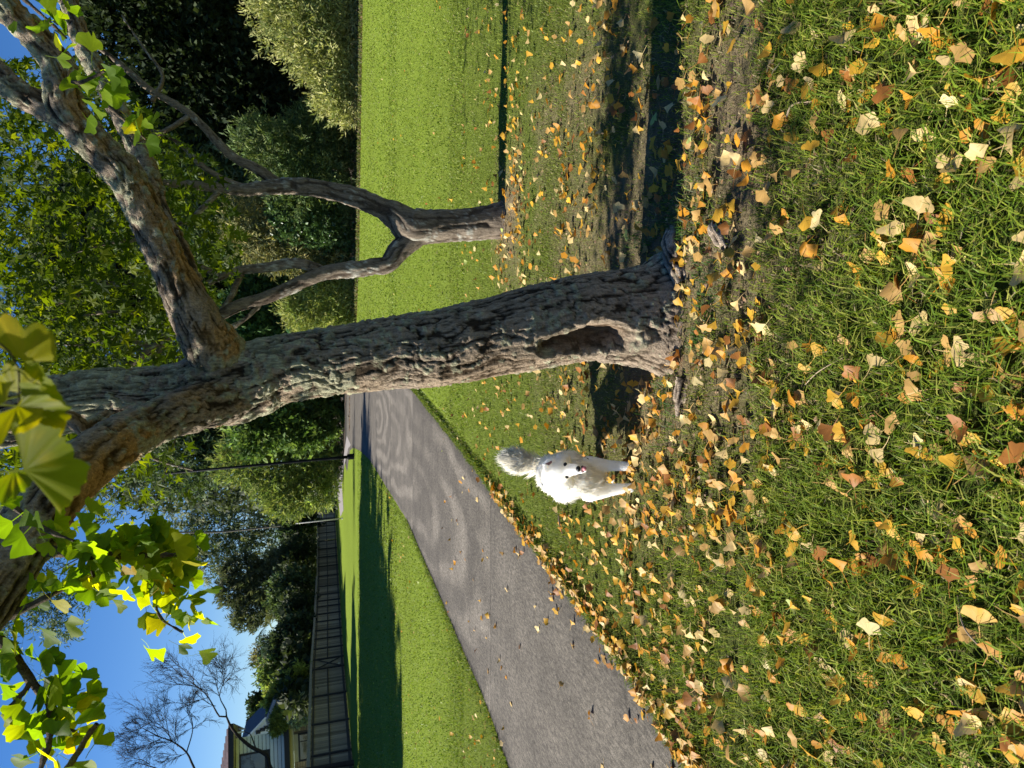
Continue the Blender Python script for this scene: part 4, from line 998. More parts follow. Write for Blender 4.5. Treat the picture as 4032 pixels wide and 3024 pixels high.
for k in range(len(fp) - 1):
    a, ha = fp[k]; b, hb = fp[k + 1]
    e = b - a; ln = np.linalg.norm(e); e = e / ln
    nrm = np.array((e[1], -e[0], 0.0))
    if nrm[0] < 0: nrm = -nrm                      # towards the lawn
    hm = lambda t: ha * (1 - t) + hb * t
    ra, rb = a - fo, b - fo
    # post
    MB().box(ra - e * 0.06 + nrm * 0.035, e * 0.14, nrm * 0.10, LT * (ha - 0.08)).build('post', M['rail'], fence)
    if k == len(fp) - 2: MB().box(rb - e * 0.06 + nrm * 0.035, e * 0.14, nrm * 0.10, LT * (hb - 0.08)).build('post', M['rail'], fence)
    gate = fence_posts[k] == 2585
    # rails at foot, middle and top; capping
    for fr, hh, dd in ((0.03, 0.16, 0.05), (0.50, 0.10, 0.06), (0.90, 0.13, 0.05)):
        if gate and fr == 0.5: continue
        A = ra + e * 0.085 + nrm * 0.03 + LT * ha * fr; B = rb - e * 0.065 + nrm * 0.03 + LT * hb * fr
        m = MB(); m.add([A, A + nrm * dd, A + LT * hh, A + LT * hh + nrm * dd, B, B + nrm * dd, B + LT * hh, B + LT * hh + nrm * dd], [(0, 1, 3, 2), (4, 6, 7, 5), (0, 4, 5, 1), (2, 3, 7, 6), (0, 2, 6, 4), (1, 5, 7, 3)])
        m.build('rail', M['rail'], fence)
    if gate:
        for (f0, f1) in ((0.1, 0.88), (0.88, 0.1)):
            MB().bar(ra + e * 0.1 + nrm * (0.06 if f0 < f1 else 0.1) + LT * ha * f0, rb - e * 0.1 + nrm * (0.06 if f0 < f1 else 0.1) + LT * hb * f1, 0.12, 0.035, nrm).build('brace', M['rail'], fence)
    A = ra - e * 0.02 - nrm * 0.05 + LT * (ha - 0.05); B = rb - e * 0.025 - nrm * 0.05 + LT * (hb - 0.05); hh = 0.2 if fence_posts[k] > 2260 else 0.12
    m = MB(); m.add([A, A + nrm * 0.2, A + LT * hh, A + LT * hh + nrm * 0.2, B, B + nrm * 0.2, B + LT * hh, B + LT * hh + nrm * 0.2], [(0, 1, 3, 2), (4, 6, 7, 5), (0, 4, 5, 1), (2, 3, 7, 6), (0, 2, 6, 4), (1, 5, 7, 3)])
    m.build('capping', M['cap'], fence)
    nb = 16 if fence_posts[k] >= 2600 else (12 if fence_posts[k] >= 2400 else 8)
    w = ln / nb
    for j in range(nb):
        t0 = (j + 0.5) / nb; h = hm(t0) - 0.07; dz = random.uniform(-0.03, 0.0)
        p0 = ra + e * (w * j + 0.006 * w + 0.004) + nrm * random.uniform(-0.012, 0.008)
        o = MB().box((0, 0, 0), (w * 0.965, 0, 0), (0, 0.022, 0), (0, 0, 1)).build('board', M['board'], fence)
        ang = math.atan2(e[1], e[0])
        o.matrix_local = Matrix.Translation(Vector(p0)) @ LEANM @ Matrix.Rotation(ang + random.uniform(-0.015, 0.015), 4, 'Z') @ Matrix.Diagonal((1, 1 if True else 1, h + dz, 1))
MB().box(np.array(fp[23][0] - fo) + np.array((0.22, 0, 0.35)), (0.03, 0, 0), (0, 0.3, 0), (0, 0, 0.16)).build('latch_plate', M['cream'], fence)

# ------------------------------------------------------------------ lamp post, thin pole
lp = gp(1394, 1797)
lamp = thing('lamp_post', 'slim black lamp post at the far bend of the path', 'lamp post', lp, rot=(0, R(-3.9), 0))
hl = 9.6
def lathe(prof, n=12):
    V_ = []; F_ = []
    for r, z in prof: V_ += [(r * math.cos(2 * math.pi * k / n), r * math.sin(2 * math.pi * k / n), z) for k in range(n)]
    for i in range(len(prof) - 1):
        for k in range(n): F_.append((i * n + k, i * n + (k + 1) % n, (i + 1) * n + (k + 1) % n, (i + 1) * n + k))
    F_.append(tuple(range(n))[::-1]); F_.append(tuple((len(prof) - 1) * n + k for k in range(n)))
    return V_, F_
V_, F_ = lathe([(0.085, 0), (0.085, 1.2), (0.075, 1.25), (0.07, 5), (0.06, hl)]); link('pole', mesh_py('pole', V_, F_, M['black'], smooth=True), lamp)
V_, F_ = lathe([(0.16, -0.02), (0.16, 0.30), (0.13, 0.36), (0.08, 0.37)]); link('base_sleeve', mesh_py('base_sleeve', V_, F_, M['black']), lamp)
V_, F_ = lathe([(0.082, 0.95), (0.082, 1.02)]); link('band', mesh_py('band', V_, F_, M['pole']), lamp)
MB().box((0.0, -0.03, hl - 0.1), (0.75, 0, 0.05), (0, 0.06, 0), (0, 0, 0.06)).build('arm', M['black'], lamp)
MB().box((0.45, -0.12, hl - 0.12), (0.6, 0, 0.03), (0, 0.24, 0), (0, 0, 0.09)).build('lamp_head', M['black'], lamp, 0.02)
pp = gp(1349, 2041)
pole = thing('thin_pole', 'thin pale metal pole standing before the far fence', 'pole', pp, rot=(0, R(-3.9), 0))
V_, F_ = lathe([(0.055, 0), (0.05, 2), (0.045, 4.1)], 10); link('shaft', mesh_py('shaft', V_, F_, M['pole'], smooth=True), pole)
V_, F_ = lathe([(0.10, 0), (0.10, 0.05), (0.06, 0.08)], 10); link('foot_plate', mesh_py('foot_plate', V_, F_, M['pole']), pole)
V_, F_ = lathe([(0.05, 4.1), (0.03, 4.16)], 10); link('end_cap', mesh_py('end_cap', V_, F_, M['pole']), pole)

# ------------------------------------------------------------------ houses
HY = 47.0
hc = at(1119, 2862, HY)
mp = mpp(1119, 2862, HY)
hbase = np.array((hc[0], hc[1], 0.0))
# local frame: +x along the wall towards the picture's right, -y towards the camera, z up (leaning with the bank)
yaw = R(27)
HK = 1.3                         # it stands well behind the fence
house = thing('cream_house', 'two storey cream weatherboard house with blond brick below, behind the board fence', 'house', (hbase[0] * HK, hbase[1] * HK, CAM_H * (1 - HK)), rot=(0, LEAN, yaw))
house.scale = (HK, HK, HK)
z1 = hc[2]                      # floor line of the upper storey
WW = 7.5
UH = 2.85
nbd = 13
win0, win1, wz0, wz1 = -2.25, -0.85, z1 + 1.08, z1 + 2.62
for k in range(nbd):
    za = z1 + UH * k / nbd; zb = z1 + UH * (k + 1) / nbd
    segs = [(-WW, 0)] if (zb < wz0 or za > wz1) else [(-WW, win0), (win1, 0)]
    for (xa, xb) in segs:
        m = MB(); d0, d1 = 0.0, 0.028
        m.add([(xa, -d1, za), (xb, -d1, za), (xb, -d0 - 0.006, zb - 0.03), (xa, -d0 - 0.006, zb - 0.03), (xa, 0.02, za), (xb, 0.02, za), (xb, 0.02, zb - 0.03), (xa, 0.02, zb - 0.03)], [(0, 1, 2, 3), (4, 7, 6, 5), (0, 4, 5, 1), (3, 2, 6, 7), (0, 3, 7, 4), (1, 5, 6, 2)])
        m.build('weatherboard', M['wbd'], house)
MB().box((-WW, 0.03, z1), (WW, 0, 0), (0, 6, 0), (0, 0, UH)).build('upper_wall', M['frame'], house)  # wall coloured dark to paint the shadow lines between the boards
MB().box((0.002, -0.035, z1), (0.05, 0, 0), (0, 0.09, 0), (0, 0, UH)).build('corner_board', M['wbd'], house)
def window(x0, x1, za, zb, yd, mull, parent=house):
    w = MB()
    for (a, b, c, d) in ((x0, x1, za - 0.06, za + 0.03), (x0, x1, zb - 0.03, zb + 0.06), (x0 - 0.06, x0 + 0.03, za - 0.06, zb + 0.06), (x1 - 0.03, x1 + 0.06, za - 0.06, zb + 0.06)):
        w.box((a, yd - 0.05, c), (b - a, 0, 0), (0, 0.08, 0), (0, 0, d - c))
    for q in mull: w.box((q - 0.025, yd - 0.045, za + 0.03), (0.05, 0, 0), (0, 0.07, 0), (0, 0, zb - za - 0.06))
    wo = w.build('window', M['frame'], parent)
    edges = [x0 + 0.03] + list(mull) + [x1 - 0.03]
    for a, b in zip(edges[:-1], edges[1:]):
        MB().box((a + 0.026, yd, za + 0.031), (b - a - 0.052, 0, 0), (0, 0.01, 0), (0, 0, zb - za - 0.062)).build('pane', M['glass'], wo)
window(win0 + 0.06, win1 - 0.06, wz0 + 0.06, wz1 - 0.06, -0.01, (-1.85,))
# hip roof with eaves
ez = z1 + UH
ov = 0.85
roof = MB(); x0, x1, y0, y1 = -WW, ov, -ov, 7.0
rt = 2.1
roof.add([(x0, y0, ez + 0.28), (x1, y0, ez + 0.28), (x1, y1, ez + 0.28), (x0, y1, ez + 0.28), (x0, (y0 + y1) / 2, ez + 0.28 + rt * 0.55), (x1 - 3.9, (y0 + y1) / 2, ez + 0.28 + rt * 0.55)],
         [(0, 1, 5, 4), (1, 2, 5), (2, 3, 4, 5), (0, 3, 2, 1), (0, 4, 3)])
roofo = roof.build('roof', M['tile'], house)
sl = np.array((0, (y1 - y0) / 2, rt * 0.55)); sl_n = np.linalg.norm(sl); slu = sl / sl_n
nrmr = np.array((0, -slu[2], slu[1]))
for r_ in range(8):
    xr = x1 - 3.9 * (r_ * 0.38 + 0.2) / sl_n
    for c_ in range(int((xr - x0) / 0.62)):
        p0 = np.array((xr - 0.62 * (c_ + 1), y0, ez + 0.285)) + slu * (r_ * 0.38)
        MB().box(p0, (0.6, 0, 0), slu * 0.40 + nrmr * 0.02, nrmr * 0.03).build('roof_tile', M['tile'], roofo)
MB().box((x0, y0 - 0.03, ez), (x1 - x0 + 0.03, 0, 0), (0, 0.03, 0), (0, 0, 0.27)).build('fascia', M['navy'], house)
MB().box((x1, y0, ez), (0.03, 0, 0), (0, y1 - y0, 0), (0, 0, 0.27)).build('fascia', M['navy'], house)
MB().box((x0, y0 + 0.01, ez + 0.01), (x1 - x0 - 0.02, 0, 0), (0, ov + 2, 0), (0, 0, 0.02)).build('soffit', M['cream'], house)
MB().bar((0.35, -0.3, ez - 0.02), (0.35, -0.3, ez - 0.55), 0.09, 0.09, (0, 1, 0)).build('downpipe', M['white'], house)
# lower roof edge, trim, brick storey
LX = (2862 - 2781) * mp
MB().box((-WW, -0.95, z1 - 0.32), (WW + LX, 0, 0), (0, 0.05, 0), (0, 0, 0.31)).build('lower_fascia', M['navy'], house)
MB().box((-WW, -0.90, z1 - 0.05), (WW + LX, 0, 0), (0, 3.9, 0), (0, 0, 0.045)).build('lower_roof', M['slate'], house)
MB().box((-WW, -0.90, z1 - 0.33), (WW + LX, 0, 0), (0, 3.8, 0), (0, 0, 0.02)).build('lower_soffit', M['cream'], house)
bx0 = (2862 - 2836) * mp                  # right end of the brick wall
ztop = z1 - 0.335
MB().box((-WW, -0.42, ztop - 0.20), (WW + bx0, 0, 0), (0, 0.06, 0), (0, 0, 0.20)).build('trim_board', M['cream'], house)
MB().box((-WW, -0.33, 0), (WW + bx0 - 0.01, 0, 0), (0, 4, 0), (0, 0, ztop - 0.21)).build('lower_wall', M['mortar'], house)
bz = ztop - 0.21
bw_m = MB().box((0, 0, 0), (0.27, 0, 0), (0, 0.09, 0), (0, 0, 0.135)).build('brick', M['brick'], house, 0.006)
brick_me = bw_m.data; bpy.data.objects.remove(bw_m)
wl0, wl1 = (2862 - 2977) * mp, (2862 - 2884) * mp
for r_ in range(10):
    zz = bz - 0.155 * (r_ + 1)
    for (xa, xb) in ((wl1 + 0.04, bx0), (-4.2, wl0 - 0.04)):
        nb = int((xb - xa) / 0.29)
        for c_ in range(nb):
            o = link('brick', brick_me, house)
            o.location = (xb - 0.29 * (c_ + 1) + (0.0 if r_ % 2 else 0.012), -0.41 + random.uniform(-0.006, 0.006), zz)
MB().box((wl0 - 0.03, -0.40, bz - 0.30), (wl1 - wl0 + 0.06, 0, 0), (0, 0.06, 0), (0, 0, 0.30)).build('lintel_panel', M['cream'], house)
window(wl0, wl1, bz - 1.6, bz - 0.33, -0.38, (wl1 - 0.42,))

def small_house(name, label, Y_, Vb, yb, wpx, wallpx, roofpx, wm, rm, wins, depth=5, group=None):
    """gabled house: right base corner pixel, wall width and height in pixels, gable rise in pixels; the gable faces the camera"""
    c = at(Vb, yb, Y_); m = mpp(Vb, yb, Y_); b = np.array((c[0], c[1], 0.0))
    t = thing(name, label, 'house', b, group, rot=(0, LEAN, R(4)))
    W = wpx * m; zt = c[2] + wallpx * m; ap = zt + roofpx * m
    g = MB(); g.add([(-W, 0, 0), (0, 0, 0), (0, 0, zt), (-W / 2, 0, ap), (-W, 0, zt), (-W, depth, 0), (0, depth, 0), (0, depth, zt), (-W / 2, depth, ap), (-W, depth, zt)],
                    [(0, 1, 2, 3, 4), (9, 8, 7, 6, 5), (1, 6, 7, 2), (0, 4, 9, 5), (2, 7, 8, 3), (3, 8, 9, 4)]); g.build('wall', wm, t)
    ovh = 0.35
    for sg, nm in ((1, 'roof_slope'), (-1, 'roof_slope')):
        e0 = np.array((-W / 2, -ovh, ap + 0.05)); xe = (0 if sg > 0 else -W); dx = (xe - (-W / 2)); dz = zt - ap
        tip = np.array((xe + sg * ovh, -ovh, zt + 0.05 + dz / abs(dx) * ovh))
        mbq = MB(); q0, q1 = e0, tip; dn = np.array((0, 0, 0.14)); bk = np.array((0, depth + ovh, 0))
        mbq.add([q0, q1, q1 + bk, q0 + bk, q0 + dn, q1 + dn, q1 + bk + dn, q0 + bk + dn], [(0, 1, 2, 3), (4, 7, 6, 5), (0, 4, 5, 1), (1, 5, 6, 2), (2, 6, 7, 3), (0, 3, 7, 4)])
        mbq.build(nm, rm, t)
        mbq = MB(); q0 = e0 + (0, -0.04, -0.12); q1 = tip + (0, -0.04, -0.12); th = np.array((0, 0, 0.27)); bk = np.array((0, 0.035, 0))
        mbq.add([q0, q1, q1 + bk, q0 + bk, q0 + th, q1 + th, q1 + bk + th, q0 + bk + th], [(0, 1, 2, 3), (4, 7, 6, 5), (0, 4, 5, 1), (1, 5, 6, 2), (2, 6, 7, 3), (0, 3, 7, 4)])
        mbq.build('bargeboard', M['white'], t)
    for (Vw, yw, hw, ww) in wins:
        x1_ = -(yw - yb) * m; z1_ = c[2] + (Vb - Vw) * m
        window(x1_ - ww * m, x1_, z1_, z1_ + hw * m, -0.03, (), t)
    return t
small_house('gabled_house', 'white gabled house beyond the cream house corner', 74, 1057, 2814, 140, 20, 80, M['white'], M['slate'], [(1055, 2840, 14, 8), (1040, 2846, 14, 8), (1022, 2852, 12, 9)])
sh_ = small_house('grey_house', 'small grey blue house among the trees behind the fence', 90, 1150, 2640, 66, 32, 12, M['greywall'], M['slate'], [(1142, 2676, 12, 12)])
small_house('slate_roof_house', 'low house with a dark slate roof in front of the white gable', 66, 1085, 2750, 120, 5, 26, M['greywall'], M['slate'], [(1100, 2780, 10, 14)])
aw = at(1182, 2405, 88); am = mpp(1182, 2405, 88)
awn = thing('striped_awning', 'small white louvred awning among the dark bushes behind the fence', 'awning', (aw[0], aw[1], 0), rot=(0, LEAN, 0))
for k in range(8):
    MB().box((-40 * am, -0.04 * k, aw[2] + k * 4.3 * am), (40 * am, 0, 0.02), (0, 0.06, 0), (0, 0, 2.6 * am)).build('slat', M['white'], awn)
for x in (-36 * am, -5 * am):
    MB().box((x, 0.07, 0), (0.08, 0, 0), (0, 0.08, 0), (0, 0, aw[2] + 33 * am)).build('post', M['pole'], awn)

# ------------------------------------------------------------------ the white dog
DB = gp(2480, 1878)
dog = thing('dog', 'fluffy white spitz dog standing on fallen leaves, mouth open, looking at the camera', 'dog', DB)
balls = []      # (centre, radii, fur length, flow)
def ball(V_, y_, Y_, r, fur, flow=(0, 0.4, -0.6), sq=(1, 1, 1)):
    balls.append((at(V_, y_, Y_) - DB, np.array((r, r, r)) * np.array(sq), fur, np.array(flow, float)))
def chain(pts, fur, flow, n=6):
    for (a, b) in zip(pts[:-1], pts[1:]):
        for t in np.linspace(0, 1, n):
            q = [a[i] * (1 - t) + b[i] * t for i in range(4)]
            ball(q[0], q[1], q[2], q[3], fur, flow)
# trunk of the body
chain([(2215, 1880, 3.50, 0.098), (2185, 1868, 3.68, 0.105), (2190, 1862, 3.86, 0.098)], 0.030, (0.0, 0.7, -0.5), 5)
ball(2235, 1905, 3.48, 0.088, 0.032, (0, 0.3, -0.8)); ball(2235, 1838, 3.48, 0.086, 0.030, (0, 0.3, -0.8))
chain([(2200, 1868, 3.42, 0.085), (2275, 1880, 3.42, 0.092), (2325, 1885, 3.44, 0.072)], 0.036, (0, -0.2, -1.0), 4)
ball(2215, 1935, 3.58, 0.06, 0.03, (0, 0.5, -0.6))
# head
ball(2182, 1864, 3.33, 0.062, 0.012, (0, 0.6, 0.3)); ball(2205, 1858, 3.29, 0.056, 0.008, (0, 0.6, 0.2))
ball(2222, 1898, 3.33, 0.045, 0.022, (-0.6, 0.4, -0.3)); ball(2215, 1818, 3.33, 0.045, 0.022, (0.6, 0.4, -0.3))
chain([(2232, 1852, 3.26, 0.036), (2258, 1848, 3.215, 0.027), (2276, 1846, 3.185, 0.020)], 0.005, (0, 0.8, 0.1), 5)
chain([(2262, 1853, 3.26, 0.022), (2300, 1850, 3.215, 0.013)], 0.004, (0, 0.5, -0.4), 4)
for pts in ([(2182, 1823, 3.345, 0.026), (2158, 1825, 3.335, 0.019), (2134, 1828, 3.33, 0.006)], [(2186, 1900, 3.345, 0.026), (2163, 1902, 3.335, 0.019), (2140, 1904, 3.33, 0.006)]):
    for (a, b) in zip(pts[:-1], pts[1:]):
        for t in np.linspace(0, 1, 6):
            q = [a[i] * (1 - t) + b[i] * t for i in range(4)]
            ball(q[0], q[1], q[2], q[3], 0.006, (0, 0.2, 1), (1.15, 0.45, 1))
# legs
chain([(2320, 1838, 3.44, 0.056), (2390, 1834, 3.43, 0.033), (2440, 1835, 3.42, 0.026), (2476, 1836, 3.405, 0.023)], 0.012, (0, 0.1, -1), 6)
ball(2487, 1837, 3.385, 0.024, 0.005, (0, 0, -1), (1.1, 1.5, 0.75))
chain([(2320, 1928, 3.46, 0.062), (2390, 1930, 3.45, 0.036), (2440, 1924, 3.43, 0.027), (2472, 1921, 3.415, 0.023)], 0.014, (-0.1, 0.1, -1), 6)
ball(2482, 1920, 3.395, 0.024, 0.005, (0, 0, -1), (1.1, 1.5, 0.75))
chain([(2255, 1835, 3.86, 0.07), (2320, 1870, 3.80, 0.042), (2370, 1886, 3.82, 0.026), (2408, 1888, 3.72, 0.022)], 0.016, (0, 0.4, -0.8), 6)
ball(2417, 1888, 3.665, 0.024, 0.005, (0, 0, -1), (1.1, 1.5, 0.75))
chain([(2255, 1905, 3.86, 0.075), (2320, 1925, 3.80, 0.045), (2370, 1935, 3.82, 0.026), (2404, 1930, 3.75, 0.022)], 0.016, (0, 0.4, -0.8), 6)
ball(2411, 1930, 3.71, 0.024, 0.005, (0, 0, -1), (1.1, 1.5, 0.75))
# tail curled up over the back
chain([(2150, 1838, 3.95, 0.045), (2105, 1832, 4.0, 0.038), (2065, 1820, 3.99, 0.056), (2035, 1812, 3.95, 0.058), (2012, 1806, 3.92, 0.038)], 0.062, (0.12, -0.2, 1.0), 6)
bm = bmesh.new()
for c, r, fl, fd in balls:
    mt = Matrix.Translation(Vector(c)) @ Matrix.Diagonal((*map(float, r), 1))
    bmesh.ops.create_icosphere(bm, subdivisions=2, radius=1.0, matrix=mt)
me = bpy.data.meshes.new('dog_union'); bm.to_mesh(me); bm.free()
tmp = bpy.data.objects.new('dog_union', me); COL.objects.link(tmp)
rm = tmp.modifiers.new('r', 'REMESH'); rm.mode = 'VOXEL'; rm.voxel_size = 0.005
sm = tmp.modifiers.new('s', 'SMOOTH'); sm.factor = 0.5; sm.iterations = 6
bpy.context.view_layer.update()
body_me = bpy.data.meshes.new_from_object(tmp.evaluated_get(bpy.context.evaluated_depsgraph_get()))
bpy.data.objects.remove(tmp)
body_me.name = 'body'
nv = len(body_me.vertices)
BV = np.zeros(nv * 3, np.float32); body_me.vertices.foreach_get('co', BV); BV = BV.reshape(-1, 3)
BN = np.zeros(nv * 3, np.float32); body_me.vertices.foreach_get('normal', BN); BN = BN.reshape(-1, 3)
body_me.materials.clear(); body_me.materials.append(M['skin'])
body_me.polygons.foreach_set('use_smooth', np.ones(len(body_me.polygons), bool))
FURC = np.array((0.70, 0.675, 0.61))
cl_ = fbm(np.stack([BV[:, 0] * 70, BV[:, 1] * 40, BV[:, 2] * 22], 1), 3, 88) - 0.5
legs = sstep(0.16, 0.22, BV[:, 2]); face = 1 - np.exp(-(np.linalg.norm(BV - (at(2225, 1855, 3.27) - DB)[None], axis=1) / 0.07) ** 2)
BV = BV + BN * (cl_ * 0.022 * (0.25 + 0.75 * legs) * face)[:, None]
body_me.vertices.foreach_set('co', BV.astype(np.float32).ravel()); body_me.update()
c4 = np.ones((nv, 4), np.float32); c4[:, :3] = FURC * 1.08 * (1 + 0.5 * cl_ * (0.3 + 0.7 * legs) * face)[:, None]
ca = body_me.color_attributes.new('Col', 'FLOAT_COLOR', 'POINT'); ca.data.foreach_set('color', c4.ravel())
link('body', body_me, dog)
# coat: short tapered strands lying along the body
BC = np.array([b[0] for b in balls]); BR = np.array([b[1].max() for b in balls]); BL = np.array([b[2] for b in balls]); BD = np.array([b[3] for b in balls])
ns = 9500
rg = np.random.default_rng(5)
tailw = ((BV[:, 1] > 0.42) & (BV[:, 2] > 0.36)) * 1.2 + 1.0
idx = rg.choice(nv, ns, p=tailw / tailw.sum())
p = BV[idx] + rg.normal(0, 0.0018, (ns, 3)); nrm_ = BN[idx]
best = np.full(ns, 1e9); bi = np.zeros(ns, int)
for k in range(len(balls)):
    d = np.linalg.norm(p - BC[k], axis=1) / BR[k]
    m_ = d < best; best[m_] = d[m_]; bi[m_] = k
fl = BL[bi] * rg.uniform(0.6, 1.15, ns); fd = BD[bi]
fd = fd - nrm_ * np.sum(fd * nrm_, 1)[:, None]
clump = np.stack([fbm(p * 38 + 3.1 * q, 2, 60 + q) - 0.5 for q in range(3)], 1)
dirn = unit(nrm_ * 0.42 + unit(fd + 1e-6) * 0.95 + clump * 1.1 + rg.normal(0, 0.14, (ns, 3)))
side = unit(np.cross(dirn, nrm_ + rg.normal(0, 0.3, (ns, 3))))
wd = (0.0010 + fl * 0.022)[:, None]
bend = unit(fd + 1e-6) * fl[:, None] * 0.35
r0 = p - nrm_ * 0.003
mid = r0 + dirn * fl[:, None] * 0.55 + bend * 0.25; tip = r0 + dirn * fl[:, None] + bend
FVv = np.stack([r0 - side * wd, r0 + side * wd, mid - side * wd * 0.8, mid + side * wd * 0.8, tip], 1).reshape(-1, 3)
FT = (np.array(((0, 1, 3), (0, 3, 2), (2, 3, 4)))[None] + (np.arange(ns) * 5)[:, None, None]).reshape(-1, 3)
fc = np.repeat((FURC * 1.22 * rg.uniform(0.95, 1.05, (ns, 1)))[:, None, :], 5, 1).reshape(-1, 3)
fur_me = mesh_np('coat', FVv, FT, M['fur'], fc, True)
fn = np.repeat(unit(nrm_ + clump * 0.9), 5, 0)
fur_me.normals_split_custom_set_from_vertices([tuple(map(float, q)) for q in fn])
tag(link('coat', fur_me, dog), kind='stuff')
def blob(name, c, r, mat, parent, rot=None, seg=12):
    bmb = bmesh.new(); bmesh.ops.create_uvsphere(bmb, u_segments=seg, v_segments=seg // 2 + 2, radius=1.0)
    me_ = bpy.data.meshes.new(name); bmb.to_mesh(me_); bmb.free(); me_.polygons.foreach_set('use_smooth', [True] * len(me_.polygons)); me_.materials.append(mat)
    o = link(name, me_, parent); o.matrix_local = Matrix.Translation(Vector(c)) @ (rot or Matrix.Identity(4)) @ Matrix.Diagonal((*r, 1)); return o
blob('nose', at(2277, 1846, 3.163) - DB, (0.0145, 0.011, 0.0115), M['nose'], dog)
for (V_, y_) in ((2226, 1829), (2232, 1876)):
    e = blob('eye', at(V_, y_, 3.243) - DB, (0.0105, 0.010, 0.0095), M['eye'], dog)
blob('mouth', at(2293, 1847, 3.190) - DB, (0.017, 0.014, 0.010), M['mouth'], dog)
blob('tongue', at(2301, 1845, 3.172) - DB, (0.0115, 0.012, 0.010), M['tongue'], dog)
for tri in (((2143, 1828), (2174, 1812), (2176, 1838)), ((2150, 1903), (2178, 1890), (2180, 1913))):
    pv_ = [at(a, b, 3.309) - DB for a, b in tri]; back = np.array((0, 0.006, 0))
    cen = sum(pv_) / 3
    vs = [cen + (q - cen) * 0.85 for q in pv_]
    link('inner_ear', mesh_py('inner_ear', vs + [v + back for v in vs], [(0, 1, 2), (5, 4, 3), (0, 3, 4, 1), (1, 4, 5, 2), (2, 5, 3, 0)], M['pink']), dog)
for (V_, y_, Y_) in ((2492, 1831, 3.35), (2491, 1840, 3.345), (2420, 1888, 3.628), (2485, 1916, 3.36), (2485, 1924, 3.36)):
    blob('claw_pad', at(V_, y_, Y_) * np.array((1, 1, 0)) + np.array((0, 0, 0.010)) - DB, (0.006, 0.008, 0.006), M['nose'], dog)
MB().bar(at(2302, 1800, 3.43) - DB, at(2318, 1812, 3.41) - DB, 0.012, 0.006).build('collar_tag', M['black'], dog, 0.001)

# ------------------------------------------------------------------ grass
def blades(x, y, h, w, col, seed, lean=0.5):
    rg = np.random.default_rng(seed); n = len(x)
    z = np.full(n, -0.008)
    az = rg.uniform(0, 2 * math.pi, n); ln = np.abs(rg.normal(lean, 0.3, n))
    b = np.stack([x, y, z], 1)
    d = np.stack([np.cos(az), np.sin(az), np.zeros(n)], 1)
    s = np.stack([-np.sin(az + rg.normal(0, .5, n)), np.cos(az), np.zeros(n)], 1)
    up = np.array((0, 0, 1.0))
    mid = b + d * (h * ln * 0.35)[:, None] + up * (h * 0.62)[:, None]
    tip = b + d * (h * ln)[:, None] + up * (h * (1.0 - 0.35 * np.minimum(ln, 1.5)))[:, None]
    V_ = np.stack([b - s * w[:, None] / 2, b + s * w[:, None] / 2, mid - s * w[:, None] * 0.42, mid + s * w[:, None] * 0.42, tip], 1).reshape(-1, 3)
    F_ = (np.array(((0, 1, 3), (0, 3, 2), (2, 3, 4)))[None] + (np.arange(n) * 5)[:, None, None]).reshape(-1, 3)
    c = np.repeat(col[:, None, :], 5, 1) * np.array((0.75, 0.75, 1.0, 1.0, 1.1))[None, :, None]
    return V_, F_, c.reshape(-1, 3)
def spread(n, y0, y1, seed, margin=0.75, powr=1.0):
    rg = np.random.default_rng(seed)
    y = y0 + (y1 - y0) * rg.random(n) ** powr
    wmax = 0.53 * (y1 * cT + 1.5) + margin
    x = rg.uniform(-1, 1, n) * wmax
    keepm = np.abs(x) < 0.53 * (y * cT + 1.5 * sT + 0.05) + margin
    onp = (x > path_l(y) + 0.01) & (x < path_r(y) - 0.01 + edge_wob(y))
    keepm &= ~onp
    keepm &= np.hypot(x - TREE[0], y - TREE[1]) > 0.17
    return x[keepm], y[keepm], rg
parts = []
def zone(n, y0, y1, seed, hmin, hmax, wmin, wmax, palette, dry, lean=0.5, powr=1.0):
    x, y, rg = spread(n, y0, y1, seed, powr=powr)
    s = soil(x, y)
    dens = n2(x, y, 3.0, seed + 1)
    keepm = rg.random(len(x)) > s * 0.55
    x, y, s, dens = x[keepm], y[keepm], s[keepm], dens[keepm]; n = len(x)
    h = rg.uniform(hmin, hmax, n) * (0.7 + 0.6 * dens) * (1 - 0.55 * s)
    w = rg.uniform(wmin, wmax, n)
    pal = np.array(palette)
    c = 1.3 * pal[rg.integers(0, len(pal), n)] * np.exp(rg.normal(0, 0.18, (n, 1))) * (0.75 + 0.5 * n2(x, y, 1.1, 17))[:, None]
    pt = sstep(0.42, 0.66, n2(x * 0.6, y, 0.33, 18))[:, None]
    c = c * (1 - 0.30 * pt) + np.array((0.16, 0.165, 0.04)) * 0.30 * pt
    c = c * (1.12 if y1 < 5.1 else 1.0)
    isd = rg.random(n) < dry + 0.5 * s
    dc = np.array(((0.34, 0.26, 0.14), (0.24, 0.18, 0.10), (0.40, 0.33, 0.20), (0.15, 0.11, 0.07)))[rg.integers(0, 4, n)]
    c = np.where(isd[:, None], dc, c); h = np.where(isd, h * 0.6, h)
    parts.append(blades(x, y, h, w, c, seed + 5, lean))
deep = ((0.088, 0.142, 0.012), (0.118, 0.17, 0.014), (0.155, 0.195, 0.017), (0.062, 0.108, 0.010), (0.23, 0.235, 0.045))
midg = ((0.105, 0.145, 0.017), (0.13, 0.168, 0.019), (0.08, 0.115, 0.014), (0.18, 0.20, 0.035))
farg = ((0.125, 0.178, 0.02), (0.15, 0.20, 0.022), (0.10, 0.148, 0.017), (0.18, 0.21, 0.035))
zone(39000, 1.15, 2.3, 201, 0.05, 0.10, 0.0025, 0.0052, deep, 0.10, 0.75)
zone(39000, 1.9, 3.2, 202, 0.03, 0.07, 0.0022, 0.0045, deep + midg, 0.16, 0.7)
